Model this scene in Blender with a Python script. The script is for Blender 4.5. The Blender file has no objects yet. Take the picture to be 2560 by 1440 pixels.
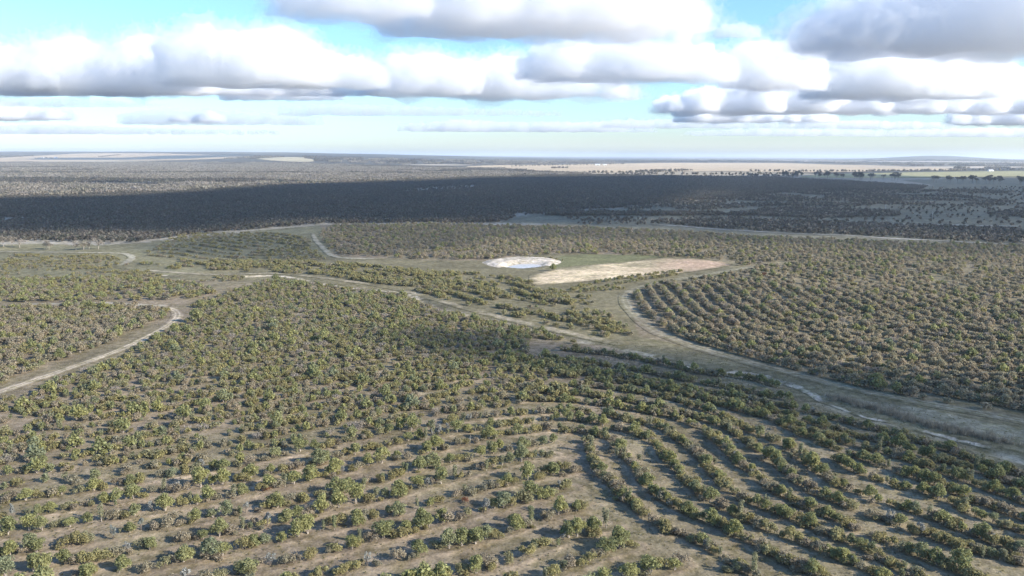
import bpy, math, time
import numpy as np
from mathutils import Matrix, Vector
R = math.radians
T0 = time.time()
sc = bpy.context.scene
COL = sc.collection
# ------------------------------------------------------------------ camera
F = 1971.0; H = 60.0
PITCH = math.atan((720 - 389) / F); ROLL = R(0.18)
cd = bpy.data.cameras.new('camera'); cam = bpy.data.objects.new('camera', cd); COL.objects.link(cam)
cd.sensor_width = 36; cd.lens = 36 * F / 2560; cd.clip_start = 0.5; cd.clip_end = 200000
cam.matrix_world = Matrix.Translation((0, 0, H)) @ Matrix.Rotation(math.pi / 2 - PITCH, 4, 'X') @ Matrix.Rotation(ROLL, 4, 'Z')
sc.camera = cam
CM = np.array(cam.matrix_world.to_3x3())
# ------------------------------------------------------------------ sky, sun, exposure
EL = R(26); AZ = R(21)
SUN = np.array([math.cos(AZ) * math.cos(EL), -math.sin(AZ) * math.cos(EL), math.sin(EL)])
w = bpy.data.worlds.new('World'); sc.world = w; w.use_nodes = True
nt = w.node_tree; nt.nodes.clear()
sky = nt.nodes.new('ShaderNodeTexSky'); sky.sky_type = 'NISHITA'; sky.sun_disc = False
sky.sun_elevation = EL; sky.sun_rotation = math.pi / 2 + AZ
sky.air_density = 1.2; sky.dust_density = 0.6; sky.ozone_density = 8.0; sky.altitude = 100
bg = nt.nodes.new('ShaderNodeBackground'); bg.inputs[1].default_value = 0.122
wo = nt.nodes.new('ShaderNodeOutputWorld'); nt.links.new(sky.outputs[0], bg.inputs[0]); nt.links.new(bg.outputs[0], wo.inputs[0])
sl = bpy.data.lights.new('sun', 'SUN'); sl.energy = 4.2; sl.angle = R(0.53); sl.color = (1, 0.945, 0.85)
so = bpy.data.objects.new('sun', sl); COL.objects.link(so)
so.rotation_euler = Vector(SUN).to_track_quat('Z', 'Y').to_euler()
sc.view_settings.view_transform = 'Standard'; sc.view_settings.look = 'None'
sc.view_settings.exposure = 1.22; sc.view_settings.gamma = 1.0; sc.view_settings.use_curve_mapping = False
sc.render.engine = 'CYCLES'
cy = sc.cycles
cy.use_denoising = True; cy.max_bounces = 56; cy.volume_bounces = 48; cy.diffuse_bounces = 3; cy.glossy_bounces = 2
cy.transmission_bounces = 3; cy.transparent_max_bounces = 8; cy.use_adaptive_sampling = True; cy.adaptive_threshold = 0.015
# ------------------------------------------------------------------ noise and small helpers
_r = np.random.RandomState(5); PERM = np.concatenate([_r.permutation(256)] * 3)
GR = _r.normal(size=(256, 3)).astype(np.float32); GR /= np.linalg.norm(GR, axis=1, keepdims=True)
def perlin(p):
    p = np.asarray(p, np.float32); i = np.floor(p).astype(np.int32); f = p - i; i &= 255
    u = f * f * f * (f * (f * 6 - 15) + 10)
    def g(dx, dy, dz):
        h = PERM[PERM[PERM[i[..., 0] + dx] + i[..., 1] + dy] + i[..., 2] + dz]
        return GR[h, 0] * (f[..., 0] - dx) + GR[h, 1] * (f[..., 1] - dy) + GR[h, 2] * (f[..., 2] - dz)
    L = lambda a, b, t: a + (b - a) * t
    a = L(L(g(0, 0, 0), g(1, 0, 0), u[..., 0]), L(g(0, 1, 0), g(1, 1, 0), u[..., 0]), u[..., 1])
    b = L(L(g(0, 0, 1), g(1, 0, 1), u[..., 0]), L(g(0, 1, 1), g(1, 1, 1), u[..., 0]), u[..., 1])
    return L(a, b, u[..., 2])
def n2(x, y, s, k=0.0):
    return perlin(np.stack([np.asarray(x) / s + k, np.asarray(y) / s - k, np.full(np.shape(x), 0.37 + k)], -1)) * 1.6
def fbm2(x, y, s, k=0.0, o=4):
    v = 0; a = 1.0
    for j in range(o):
        v = v + a * n2(x, y, s, k + 11.3 * j); a *= .5; s *= .5
    return v
def sm(a, b, x):
    t = np.clip((np.asarray(x, float) - a) / (b - a), 0, 1); return t * t * (3 - 2 * t)
def inpoly(x, y, P):
    x = np.asarray(x, float); y = np.asarray(y, float); c = np.zeros(x.shape, bool); n = len(P)
    for i in range(n):
        x0, y0 = P[i]; x1, y1 = P[(i + 1) % n]
        if y0 != y1:
            c ^= ((y0 > y) != (y1 > y)) & (x < (x1 - x0) * (y - y0) / (y1 - y0) + x0)
    return c
def dseg(x, y, P, closed=False):
    """distance to a polyline and the signed side"""
    x = np.asarray(x, float); y = np.asarray(y, float); best = np.full(x.shape, 1e9); side = np.zeros(x.shape)
    n = len(P)
    for i in range(n if closed else n - 1):
        ax, ay = P[i]; bx, by = P[(i + 1) % n]; dx, dy = bx - ax, by - ay; l = dx * dx + dy * dy + 1e-9
        t = np.clip(((x - ax) * dx + (y - ay) * dy) / l, 0, 1)
        d = np.hypot(x - ax - t * dx, y - ay - t * dy); m = d < best
        best = np.where(m, d, best); side = np.where(m, np.sign(dx * (y - ay) - dy * (x - ax)), side)
    return best, side
def resample(P, step):
    P = np.asarray(P, float); s = np.r_[0, np.cumsum(np.linalg.norm(np.diff(P, axis=0), axis=1))]
    n = max(2, int(s[-1] / step) + 1); t = np.linspace(0, s[-1], n)
    return np.stack([np.interp(t, s, P[:, k]) for k in range(P.shape[1])], 1)
def smooth(P, it=2):
    P = np.asarray(P, float)
    for _ in range(it):
        Q = [P[0]]
        for a, b in zip(P[:-1], P[1:]): Q += [a * .75 + b * .25, a * .25 + b * .75]
        P = np.array(Q + [P[-1]])
    return P
# ------------------------------------------------------------------ terrain height; pixels of the photograph to places on it
def hgt0(x, y):
    x = np.asarray(x, float); y = np.asarray(y, float); r = np.hypot(x, y)
    az = x / np.maximum(y, 50.0)
    front = (y > 0)
    z = 98 * sm(3800, 12000, y) * sm(0.16, -0.32, az) * front
    z = z + 30 * np.exp(-((az + .25) / .16) ** 2) * sm(3600, 5600, y) * sm(9000, 6000, y) * front
    z = z + 74 * np.exp(-((az - .53) / .09) ** 2) * np.exp(-((r - 15000) / 3000) ** 2) * front
    a = np.interp(r, [0, 300, 1000, 4000, 20000, 60000], [.35, .5, 1.2, 2.5, 5, 5])
    return z + a * fbm2(x, y, 70., 1.7, 2) * sm(1500, 700, r) + a * 1.5 * n2(x, y, 900., 4.1) * sm(300, 900, r)
def ray(px, py):
    px = np.asarray(px, float); py = np.asarray(py, float)
    d = np.stack([(px - 1280) / F, -(py - 720) / F, -np.ones_like(px)], -1) @ CM.T
    return d / np.linalg.norm(d, axis=-1, keepdims=True)
_TS = np.geomspace(40, 55000, 900)
def G(px, py=None):
    """places on the ground seen at these photograph pixels"""
    if py is None: px, py = np.asarray(px, float).T
    d = ray(px, py).reshape(-1, 3); out = np.zeros((len(d), 2))
    for i, v in enumerate(d):
        hx = _TS / math.hypot(v[0], v[1])
        X, Y, Z = v[0] * hx, v[1] * hx, H + v[2] * hx
        e = Z - hgt0(X, Y); k = np.argmax(e < 0) if (e < 0).any() else len(e) - 1
        k = max(k, 1); t = e[k - 1] / (e[k - 1] - e[k]) if e[k] < 0 else 1
        q = hx[k - 1] + (hx[k] - hx[k - 1]) * t; out[i] = v[0] * q, v[1] * q
    return out
def pix(x, y, z=None):
    x = np.asarray(x, float); y = np.asarray(y, float)
    z = hgt0(x, y) if z is None else z
    c = np.stack([x, y, np.broadcast_to(z, x.shape) - H], -1) @ CM
    dz = np.where(c[..., 2] < -1, c[..., 2], -1e-3)
    return np.where(c[..., 2] < -1, 1280 - F * c[..., 0] / dz, 1e7), np.where(c[..., 2] < -1, 720 + F * c[..., 1] / dz, 1e7)
# ------------------------------------------------------------------ objects
def tag(o, label=None, cat=None, group=None, kind=None):
    for k, v in (('label', label), ('category', cat), ('group', group), ('kind', kind)):
        if v: o[k] = v
    return o
def mesh(name, V, Fc, mats, mi=None, attr=None, smooth_=False):
    me = bpy.data.meshes.new(name); V = np.asarray(V, np.float32)
    if isinstance(Fc, np.ndarray):
        n, k = Fc.shape
        me.vertices.add(len(V)); me.vertices.foreach_set('co', V.ravel())
        me.loops.add(n * k); me.loops.foreach_set('vertex_index', Fc.astype(np.int32).ravel())
        me.polygons.add(n); me.polygons.foreach_set('loop_start', np.arange(0, n * k, k, dtype=np.int32))
        me.update(calc_edges=True)
    else:
        me.from_pydata(V.tolist(), [], Fc)
    for m in (mats if isinstance(mats, (list, tuple)) else [mats]): me.materials.append(m)
    if mi is not None: me.polygons.foreach_set('material_index', np.asarray(mi, np.int32))
    if attr is not None:
        a = me.attributes.new('tint', 'FLOAT_COLOR', 'POINT')
        a.data.foreach_set('color', np.concatenate([attr, np.ones((len(attr), 1))], 1).astype(np.float32).ravel())
    if smooth_: me.polygons.foreach_set('use_smooth', np.ones(len(me.polygons), bool))
    return me
def obj(name, me, parent=None, loc=None, rotz=0, scale=None):
    o = bpy.data.objects.new(name, me); COL.objects.link(o)
    if parent: o.parent = parent
    if loc is not None: o.location = [float(v) for v in loc]
    if rotz: o.rotation_euler = (0, 0, float(rotz))
    if scale is not None: o.scale = (scale,) * 3 if np.isscalar(scale) else scale
    return o
# ------------------------------------------------------------------ materials
def newmat(name):
    m = bpy.data.materials.new(name); m.use_nodes = True; t = m.node_tree; t.nodes.clear()
    return m, t, t.nodes.new('ShaderNodeOutputMaterial')
def N(t, kind, **kw):
    n = t.nodes.new('ShaderNode' + kind)
    for k, v in kw.items(): setattr(n, k, v)
    return n
def soil_material():
    m, t, o = newmat('soil'); L = t.links.new
    p = N(t, 'BsdfPrincipled'); p.inputs['Roughness'].default_value = .95; p.inputs['Specular IOR Level'].default_value = .15
    L(p.outputs[0], o.inputs[0])
    a = N(t, 'Attribute', attribute_name='tint'); g = N(t, 'NewGeometry')
    fac = None
    for s, amp in ((.018, .4), (.09, .55), (.5, .7), (2.3, .6)):
        n = N(t, 'TexNoise'); n.inputs['Scale'].default_value = s; n.inputs['Detail'].default_value = 3
        L(g.outputs['Position'], n.inputs['Vector'])
        mr = N(t, 'MapRange'); mr.inputs['From Min'].default_value = .25; mr.inputs['From Max'].default_value = .75
        mr.inputs['To Min'].default_value = 1 - amp * .5; mr.inputs['To Max'].default_value = 1 + amp * .5
        L(n.outputs[0], mr.inputs[0])
        if fac is None: fac = mr.outputs[0]
        else:
            q = N(t, 'Math', operation='MULTIPLY'); L(fac, q.inputs[0]); L(mr.outputs[0], q.inputs[1]); fac = q.outputs[0]
    x = N(t, 'VectorMath', operation='SCALE'); L(a.outputs['Color'], x.inputs[0]); L(fac, x.inputs['Scale'])
    # patches of dry litter and low herbs in the soil
    n = N(t, 'TexNoise'); n.inputs['Scale'].default_value = .33; n.inputs['Detail'].default_value = 6; n.inputs['Roughness'].default_value = .7
    L(g.outputs['Position'], n.inputs['Vector'])
    mr = N(t, 'MapRange'); mr.inputs['From Min'].default_value = .46; mr.inputs['From Max'].default_value = .62; mr.inputs['To Max'].default_value = .8
    L(n.outputs[0], mr.inputs[0])
    mx = N(t, 'Mix', data_type='RGBA', blend_type='MULTIPLY'); L(mr.outputs[0], mx.inputs['Factor']); L(x.outputs[0], mx.inputs['A'])
    mx.inputs['B'].default_value = (.62, .63, .46, 1)
    n = N(t, 'TexNoise'); n.inputs['Scale'].default_value = .16; n.inputs['Detail'].default_value = 7; n.inputs['Roughness'].default_value = .72; n.inputs['Distortion'].default_value = .6
    L(g.outputs['Position'], n.inputs['Vector'])
    mr = N(t, 'MapRange'); mr.inputs['From Min'].default_value = .55; mr.inputs['From Max'].default_value = .72; mr.inputs['To Max'].default_value = .75; L(n.outputs[0], mr.inputs[0])
    m2 = N(t, 'Mix', data_type='RGBA', blend_type='MULTIPLY'); L(mr.outputs[0], m2.inputs['Factor']); L(mx.outputs['Result'], m2.inputs['A']); m2.inputs['B'].default_value = (1.5, 1.4, 1.32, 1)
    L(m2.outputs['Result'], p.inputs['Base Color'])
    b = N(t, 'Bump'); b.inputs['Strength'].default_value = .5; b.inputs['Distance'].default_value = .25
    n = N(t, 'TexNoise'); n.inputs['Scale'].default_value = 1.4; n.inputs['Detail'].default_value = 5
    L(g.outputs['Position'], n.inputs['Vector']); L(n.outputs[0], b.inputs['Height']); L(b.outputs[0], p.inputs['Normal'])
    return m
def leaf_material(name, cols, trans=.5, var=.4):
    m, t, o = newmat(name); L = t.links.new
    oi = N(t, 'ObjectInfo'); cr = N(t, 'ValToRGB'); e = cr.color_ramp.elements
    while len(e) < len(cols): e.new(.5)
    for k, c in enumerate(cols):
        e[k].position = k / (len(cols) - 1); e[k].color = (*c, 1)
    L(oi.outputs['Random'], cr.inputs[0])
    g = N(t, 'NewGeometry')
    mr = N(t, 'MapRange'); mr.inputs['To Min'].default_value = 1 - var; mr.inputs['To Max'].default_value = 1 + var
    L(g.outputs['Random Per Island'], mr.inputs[0])
    x = N(t, 'VectorMath', operation='SCALE'); L(cr.outputs[0], x.inputs[0]); L(mr.outputs[0], x.inputs['Scale'])
    d = N(t, 'BsdfDiffuse'); tr = N(t, 'BsdfTranslucent'); mx = N(t, 'MixShader'); mx.inputs[0].default_value = trans
    L(x.outputs[0], d.inputs[0]); L(x.outputs[0], tr.inputs[0]); L(d.outputs[0], mx.inputs[1]); L(tr.outputs[0], mx.inputs[2])
    L(mx.outputs[0], o.inputs[0]); return m
def plain(name, c, rough=.8, noise=.3, scale=2.):
    m, t, o = newmat(name); L = t.links.new
    p = N(t, 'BsdfPrincipled'); p.inputs['Roughness'].default_value = rough; L(p.outputs[0], o.inputs[0])
    n = N(t, 'TexNoise'); n.inputs['Scale'].default_value = scale; n.inputs['Detail'].default_value = 4
    tc = N(t, 'TexCoord'); L(tc.outputs['Object'], n.inputs['Vector'])
    mx = N(t, 'Mix', data_type='RGBA'); L(n.outputs[0], mx.inputs['Factor'])
    mx.inputs['A'].default_value = (*[v * (1 - noise) for v in c], 1); mx.inputs['B'].default_value = (*[v * (1 + noise) for v in c], 1)
    L(mx.outputs['Result'], p.inputs['Base Color']); return m
SOIL = soil_material()
BARK = plain('bark', (.16, .13, .105))
PALEBARK = plain('pale_bark', (.34, .29, .24))
LEAF = {
    'green': leaf_material('leaf_green', [(.245, .25, .12), (.285, .285, .13), (.335, .32, .135), (.245, .26, .16)]),
    'olive': leaf_material('leaf_olive', [(.255, .225, .11), (.31, .27, .13), (.34, .305, .14), (.27, .255, .155)]),
    'grey': leaf_material('leaf_grey', [(.28, .235, .165), (.35, .295, .21), (.32, .28, .185), (.27, .25, .175)]),
    'silver': leaf_material('leaf_silver', [(.30, .30, .265), (.36, .35, .31), (.26, .27, .23)]),
    'sapling': leaf_material('leaf_sapling', [(.24, .24, .14), (.28, .27, .17), (.22, .235, .12)]),
    'tan': leaf_material('leaf_tan', [(.32, .265, .18), (.39, .32, .22), (.35, .305, .19), (.31, .275, .18)]),
    'twig': leaf_material('dead_twig', [(.22, .19, .16), (.28, .245, .21)], trans=.1),
    'rust': leaf_material('leaf_rust', [(.26, .10, .055), (.22, .12, .07)]),
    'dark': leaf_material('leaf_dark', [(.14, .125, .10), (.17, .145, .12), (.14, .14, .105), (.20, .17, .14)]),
    'dull': leaf_material('leaf_dull', [(.26, .225, .175), (.32, .275, .22), (.29, .26, .19), (.38, .33, .28)]),
    'reed': leaf_material('leaf_reed', [(.28, .245, .18), (.33, .29, .22)]),
    'herb': leaf_material('leaf_herb', [(.20, .185, .10), (.25, .215, .12), (.18, .18, .09), (.28, .235, .15)]),
}
# ------------------------------------------------------------------ clouds
def surfnet(S, org, h):
    n = np.array(S.shape); ins = S < 0; c = np.zeros(n - 1, np.int8)
    cs = [(a, b, d) for a in (0, 1) for b in (0, 1) for d in (0, 1)]
    for a, b, d in cs: c += ins[a:n[0] - 1 + a, b:n[1] - 1 + b, d:n[2] - 1 + d]
    act = (c > 0) & (c < 8); idx = -np.ones(act.shape, np.int64); ii = np.argwhere(act); idx[act] = np.arange(len(ii))
    acc = np.zeros((len(ii), 3), np.float32); cnt = np.zeros((len(ii), 1), np.float32)
    for A in cs:
        for ax in range(3):
            if A[ax] == 0:
                B = list(A); B[ax] = 1
                sa = S[ii[:, 0] + A[0], ii[:, 1] + A[1], ii[:, 2] + A[2]]; sb = S[ii[:, 0] + B[0], ii[:, 1] + B[1], ii[:, 2] + B[2]]
                m = (sa < 0) != (sb < 0); t = np.where(m, sa / np.where(m, sa - sb, 1), 0)
                p = np.array(A, np.float32) + t[:, None] * (np.array(B) - np.array(A)); acc[m] += p[m]; cnt[m] += 1
    V = (ii + acc / np.maximum(cnt, 1)) * h + org; Q = []
    for ax in range(3):
        s1 = [slice(1, -1)] * 3; s1[ax] = slice(0, -1); s2 = list(s1); s2[ax] = slice(1, None)
        e = np.argwhere(ins[tuple(s1)] != ins[tuple(s2)]); off = np.array([1, 1, 1]); off[ax] = 0; e = e + off
        u, v = [(1, 2), (2, 0), (0, 1)][ax]
        def id_(du, dv):
            q = e.copy(); q[:, u] -= du; q[:, v] -= dv; return idx[q[:, 0], q[:, 1], q[:, 2]]
        q = np.stack([id_(1, 1), id_(0, 1), id_(0, 0), id_(1, 0)], 1); fl = ins[e[:, 0], e[:, 1], e[:, 2]]
        q[~fl] = q[~fl][:, ::-1]; Q.append(q)
    return V, np.concatenate(Q)
_cm = {}
def cloud_material(dens):
    k = round(dens, 6)
    if k not in _cm:
        m, t, o = newmat('cloud_vapour'); v = N(t, 'VolumeScatter')
        v.inputs['Color'].default_value = (1, 1, 1, 1); v.inputs['Density'].default_value = dens; v.inputs['Anisotropy'].default_value = 0.35
        t.links.new(v.outputs[0], o.inputs['Volume']); _cm[k] = m
    return _cm[k]
def cloud_mesh(b, h, layers):
    """layers: (name, base height, noise amplitude, density, noise scale, seed); all grow on one heap of puffs"""
    b = np.array(b, np.float32); am = max(l[2] for l in layers); bs = min(l[1] for l in layers)
    lo = (b[:, :3] - b[:, 3:6]).min(0) - am * 1.3 - 2 * h; hi = (b[:, :3] + b[:, 3:6]).max(0) + am * 1.3 + 2 * h
    lo[2] = max(lo[2], bs - am - 3 * h)
    n = np.ceil((hi - lo) / h).astype(int) + 1
    X, Y, Z = [lo[k] + h * np.arange(n[k], dtype=np.float32) for k in range(3)]
    P = np.stack(np.meshgrid(X, Y, Z, indexing='ij'), -1); S0 = np.full(P.shape[:3], 1e5, np.float32); kk = am * .2
    for q in b:
        m = (q[3:6] + am * 2)
        sl_ = tuple(slice(max(0, int((q[a] - m[a] - lo[a]) / h)), max(0, int((q[a] + m[a] - lo[a]) / h) + 2)) for a in range(3))
        d = (np.sqrt((((P[sl_] - q[:3]) / q[3:6]) ** 2).sum(-1)) - 1) * q[3:6].min(); s = S0[sl_]
        hh = np.clip(.5 + .5 * (s - d) / kk, 0, 1); S0[sl_] = s + (d - s) * hh - kk * hh * (1 - hh)
    out = []
    for name, base, amp, dens, scale, seed in layers:
        S = S0.copy(); near = (np.abs(S) < amp * 1.5) & (P[..., 2] > base - amp); p = P[near]; v = np.zeros(len(p), np.float32); a = 1.; s = scale
        for o in range(4):
            if s < h * 2.: break
            v += a * (1 - 3.2 * np.abs(perlin(p / s + 7 * o + seed))); a *= .52; s *= .47
        S[near] -= amp * (v - .5) * .75
        S = np.maximum(S, base + amp * .9 * perlin(P[:, :, :1] / scale / 2.2 + seed) - P[..., 2])
        for ax in range(3):
            i0 = [slice(None)] * 3; i0[ax] = [0, -1]; S[tuple(i0)] = 9
        out.append(mesh(name, *surfnet(S, lo, h), cloud_material(dens)))
    return out
def place(px, py, D):
    d = ray(px, py); return np.array([0, 0, H]) + d * (D / d[1])
def cloud(label, prof, base, depth, seed, dens=.0042, h=None, nb=None, veil=True, fat=1.0):
    """prof: [(px x, px top y)...]; base: px y of its flat underside at the far edge"""
    rs = np.random.RandomState(seed); prof = np.array(prof, float); x0, x1 = prof[0, 0], prof[-1, 0]
    el = math.atan((389 - base + (np.mean(prof[:, 0]) - 1280) * math.tan(ROLL)) / F); D = 940 / math.tan(el); k = D / F
    bz = place((x0 + x1) / 2, base, D)[2]
    hm = max(base - prof[:, 1].min(), 12); nb = nb or int((x1 - x0) / hm * 4.5) + 3; B = []
    for i in range(nb):
        x = x0 + (x1 - x0) * (i + rs.uniform(.1, .9)) / nb; top = np.interp(x, prof[:, 0], prof[:, 1]); t = max(base - top, 6)
        r = t * rs.uniform(.28, .62) * fat; r = min(r, max(min(x - x0, x1 - x), .3 * t) * 1.1)
        yc = min(base - r * .2, top + r * rs.uniform(.95, 1.25)); dd = rs.uniform(-.6, .3) * depth * k
        q = place(x, yc, D + dd); q = np.array([q[0], q[1], bz + (base - yc) * k])
        B.append([*q, r * k * rs.uniform(1, 1.4), r * k * rs.uniform(1, 1.4), r * k])
        if t > 2.2 * r: B.append([q[0], q[1], bz + r * k * .5, r * k * 1.5, r * k * 1.5, r * k * 1.1])
        for j in range(6):
            a = rs.normal(size=3); a[2] = abs(a[2]) * .9 + .05; a /= np.linalg.norm(a); f = rs.uniform(.28, .52)
            B.append([*(q + a * r * k * np.array([1.15, 1.15, .85])), r * k * f * 1.1, r * k * f * 1.1, r * k * f])
    hh = h or max(hm * k / 26, (x1 - x0) * k / 190)
    L_ = [('cloud', bz, hm * k * .15, dens, hm * k * .34, seed * 3.1)]
    if veil: L_.append(('veil', bz - hm * k * .04, hm * k * .44, dens * .26, hm * k * .36, seed * 3.1 + 5))
    M_ = cloud_mesh(B, hh, L_); o = tag(obj('cloud', M_[0]), label, 'cloud', 'clouds over the plain')
    if veil: obj('veil', M_[1], o)['kind'] = 'stuff'
    return o
CLOUDS = [
    ('broad grey-based cloud cut by the top edge above the centre', [(960, 45), (1050, 0), (1200, -50), (1400, -65), (1600, -40), (1690, 0), (1760, 40)], 92, 260, 1, {}),
    ('grey cloud wedge at the top edge left of the centre', [(680, 0), (760, -40), (900, -70), (1050, -30)], 48, 140, 2, {}),
    ('large lavender cloud cut by the top right corner', [(1990, 95), (2100, 20), (2250, -20), (2500, -60), (2800, -60), (3000, 0)], 134, 330, 3, {}),
    ('tiny ragged cloud puff in the blue gap right of centre', [(1790, 72), (1840, 62), (1892, 70)], 94, 20, 4, dict(dens=.006)),
    ('white heap cut by the left edge at the end of the cloud bank', [(-260, 160), (-100, 130), (20, 128), (100, 150), (150, 190)], 226, 80, 5, {}),
    ('knobbly white heap second from the left edge in the bank', [(90, 170), (130, 118), (210, 116), (280, 150), (330, 112), (420, 108), (470, 160)], 230, 80, 51, {}),
    ('highest domed heap of the long left cloud bank', [(420, 170), (450, 112), (510, 82), (570, 100), (640, 96), (700, 86), (740, 120), (770, 180)], 216, 70, 6, {}),
    ('white shoulder heap just right of the highest dome', [(720, 190), (780, 128), (850, 148), (900, 150), (960, 185)], 222, 60, 61, {}),
    ('long flat grey underside shelf of the left bank', [(-200, 205), (0, 196), (300, 196), (600, 200), (800, 212), (960, 222)], 240, 90, 62, dict(dens=.007)),
    ('flat low cloud shelf under the left bank', [(560, 222), (640, 214), (760, 222), (860, 236)], 250, 60, 7, dict(dens=.006)),
    ('soft white heap in the middle of the bank', [(930, 190), (1000, 146), (1060, 140), (1120, 156), (1190, 190)], 240, 70, 8, {}),
    ('white heap in the middle bank below the long floating cloud', [(1150, 200), (1220, 160), (1300, 150), (1380, 180), (1450, 196), (1590, 214)], 246, 80, 81, {}),
    ('long smooth white cloud floating right of the centre', [(1320, 150), (1400, 116), (1500, 112), (1640, 116), (1760, 122), (1810, 150), (1830, 175)], 204, 80, 9, {}),
    ('rounded white cumulus tower in the right half', [(1830, 165), (1880, 125), (1960, 116), (2020, 130), (2034, 190)], 226, 70, 10, {}),
    ('ragged white heap trailing to the right edge', [(2040, 170), (2120, 132), (2240, 124), (2340, 130), (2420, 160), (2500, 165), (2525, 185)], 246, 100, 11, {}),
    ('wide grey cloud sheet under the right heaps', [(1640, 255), (1760, 225), (2000, 222), (2250, 240), (2420, 245), (2600, 240), (2750, 235)], 286, 160, 12, dict(dens=.006)),
    ('low white cloud row beneath the grey sheet', [(1690, 285), (1760, 268), (1860, 276), (1930, 284), (2020, 280), (2090, 290)], 306, 60, 13, dict(dens=.006)),
    ('far white cloud near the right edge above the horizon', [(2380, 285), (2460, 272), (2560, 268), (2700, 275)], 312, 60, 14, dict(dens=.006)),
    ('far small cloud at the left edge under the bank', [(-120, 268), (0, 258), (60, 270), (130, 274), (180, 290)], 300, 60, 15, dict(dens=.006)),
    ('small bright far puff left of centre, the right one of two', [(484, 292), (520, 280), (560, 290)], 306, 25, 16, dict(dens=.006)),
    ('small bright far puff left of centre, the left one of two', [(422, 296), (446, 287), (470, 295)], 304, 20, 17, dict(dens=.006)),
    ('far pale cloud streak low over the left plain', [(300, 288), (420, 276), (620, 282), (800, 290)], 312, 40, 18, dict(dens=.0022, veil=False)),
    ('far pale cloud streak low over the middle plain', [(1000, 312), (1150, 300), (1300, 306), (1500, 304), (1640, 318)], 330, 60, 19, dict(dens=.0024, veil=False)),
    ('faint thin cloud streak just above the right horizon', [(1700, 328), (1900, 318), (2200, 322), (2500, 316), (2750, 322)], 342, 60, 20, dict(dens=.0018, veil=False)),
    ('pale flat cloud band low over the right plain', [(1500, 300), (1700, 296), (1900, 302), (2150, 298), (2400, 304)], 322, 70, 24, dict(dens=.0026, veil=False)),
    ('pale flat cloud band low over the centre, nearest the bank', [(700, 268), (850, 262), (1050, 266), (1250, 272), (1400, 276)], 290, 70, 25, dict(dens=.0022, veil=False)),
    ('thin cloud veil low at the left, over the far small cloud', [(-150, 246), (60, 244), (260, 250), (420, 262)], 268, 60, 26, dict(dens=.0022, veil=False)),
    ('faint cloud haze strip above the left horizon', [(-200, 318), (100, 310), (400, 318), (700, 322)], 336, 60, 21, dict(dens=.0022, veil=False)),
]
for lb, pr, ba, de, se, kw in CLOUDS:
    cloud(lb, pr, ba, de, se, **kw)
print('clouds', round(time.time() - T0, 1))
def shade_cloud(label, polypx, z0, T, dens, edge, seed):
    """a flat cumulus standing sunward of this place, beyond the right edge of the picture; shaped and leant along the sun so its shade fills this outline"""
    P = G(polypx); lo = P.min(0) - edge; hi = P.max(0) + edge; h = max((hi - lo).max() / 110, 8.)
    X = np.arange(lo[0], hi[0] + h, h); Y = np.arange(lo[1], hi[1] + h, h); Zr = np.arange(-T * 1.1, T * 1.1 + h * .5, h * .5)
    gx, gy = np.meshgrid(X, Y, indexing='ij')
    wx = gx + edge * .35 * fbm2(gx, gy, edge * 2.2, seed, 3); wy = gy + edge * .35 * fbm2(gx, gy, edge * 2.2, seed + 9, 3) + edge * .9 * n2(gx, gy, edge * 7, seed + 5)
    d, _ = dseg(wx, wy, P, True); d = np.where(inpoly(wx, wy, P), d, -d)
    t = T * (np.clip(d / edge, -1, 1) + .4 * np.clip(fbm2(gx, gy, edge * 2., seed + 3, 3), -1, 1))
    S = (np.abs(Zr)[None, None, :] - t[..., None] / 2).astype(np.float32)
    for ax in range(3):
        i0 = [slice(None)] * 3; i0[ax] = [0, -1]; S[tuple(i0)] = 9
    V, Q = surfnet(S, np.zeros(3), 1.0)
    V = np.stack([lo[0] + V[:, 0] * h, lo[1] + V[:, 1] * h, z0 + Zr[0] + V[:, 2] * h * .5], 1)
    V[:, 0] += V[:, 2] * SUN[0] / SUN[2]; V[:, 1] += V[:, 2] * SUN[1] / SUN[2]  # unseen slab sheared along the sun ray, so its shade lands on the footprint
    o = obj('cloud', mesh('cloud', V, Q, cloud_material(dens))); tag(o, label, None, None, 'stuff')
S1 = [(-500, 500), (0, 497), (300, 490), (420, 484), (650, 466), (1000, 455), (1280, 445), (1450, 443), (1900, 438), (2150, 433), (2300, 441), (2560, 445), (3000, 446),
      (3000, 650), (2560, 611), (2200, 600), (1900, 591), (1600, 575), (1400, 570), (1150, 556), (800, 560), (650, 577), (300, 610), (150, 600), (0, 601), (-500, 603)]
shade_cloud('cloud out of frame that shades the dark woodland band', [p for p in S1[:8]] + [(1700, 441), (1780, 500), (1700, 540), (1620, 576)] + S1[17:], 900, 150, .0085, 70, 1.)
shade_cloud('thinner cloud out of frame that shades the right plain', [(1550, 443), (1900, 438), (2150, 433), (2300, 441), (2560, 445), (3000, 446), (3000, 650), (2560, 611), (2200, 600), (1900, 591), (1600, 575), (1620, 530), (1700, 490)], 900, 150, .0052, 80, 7.)
shade_cloud('wisp of cloud out of frame that shades a tongue of woodland', [(170, 462), (240, 458), (420, 462), (420, 467), (240, 466)], 900, 60, .012, 25, 2.)
shade_cloud('thin cloud out of frame that half shades the plantation', [(230, 615), (650, 575), (800, 556), (1400, 560), (2000, 590), (2700, 610), (2700, 660), (1900, 612), (1300, 602), (1000, 640), (800, 652), (500, 650), (330, 636)], 850, 70, .0045, 25, 3.)
shade_cloud('thin cloud out of frame that shades the rows by the creek', [(850, 815), (1250, 835), (1500, 860), (1750, 870), (2000, 905), (2300, 935), (2560, 955), (3000, 1000), (3100, 1420), (2560, 1310), (2300, 1190), (2000, 1080), (1700, 1010), (1450, 960), (1250, 935), (1000, 890)], 700, 70, .013, 26, 4.)
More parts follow.
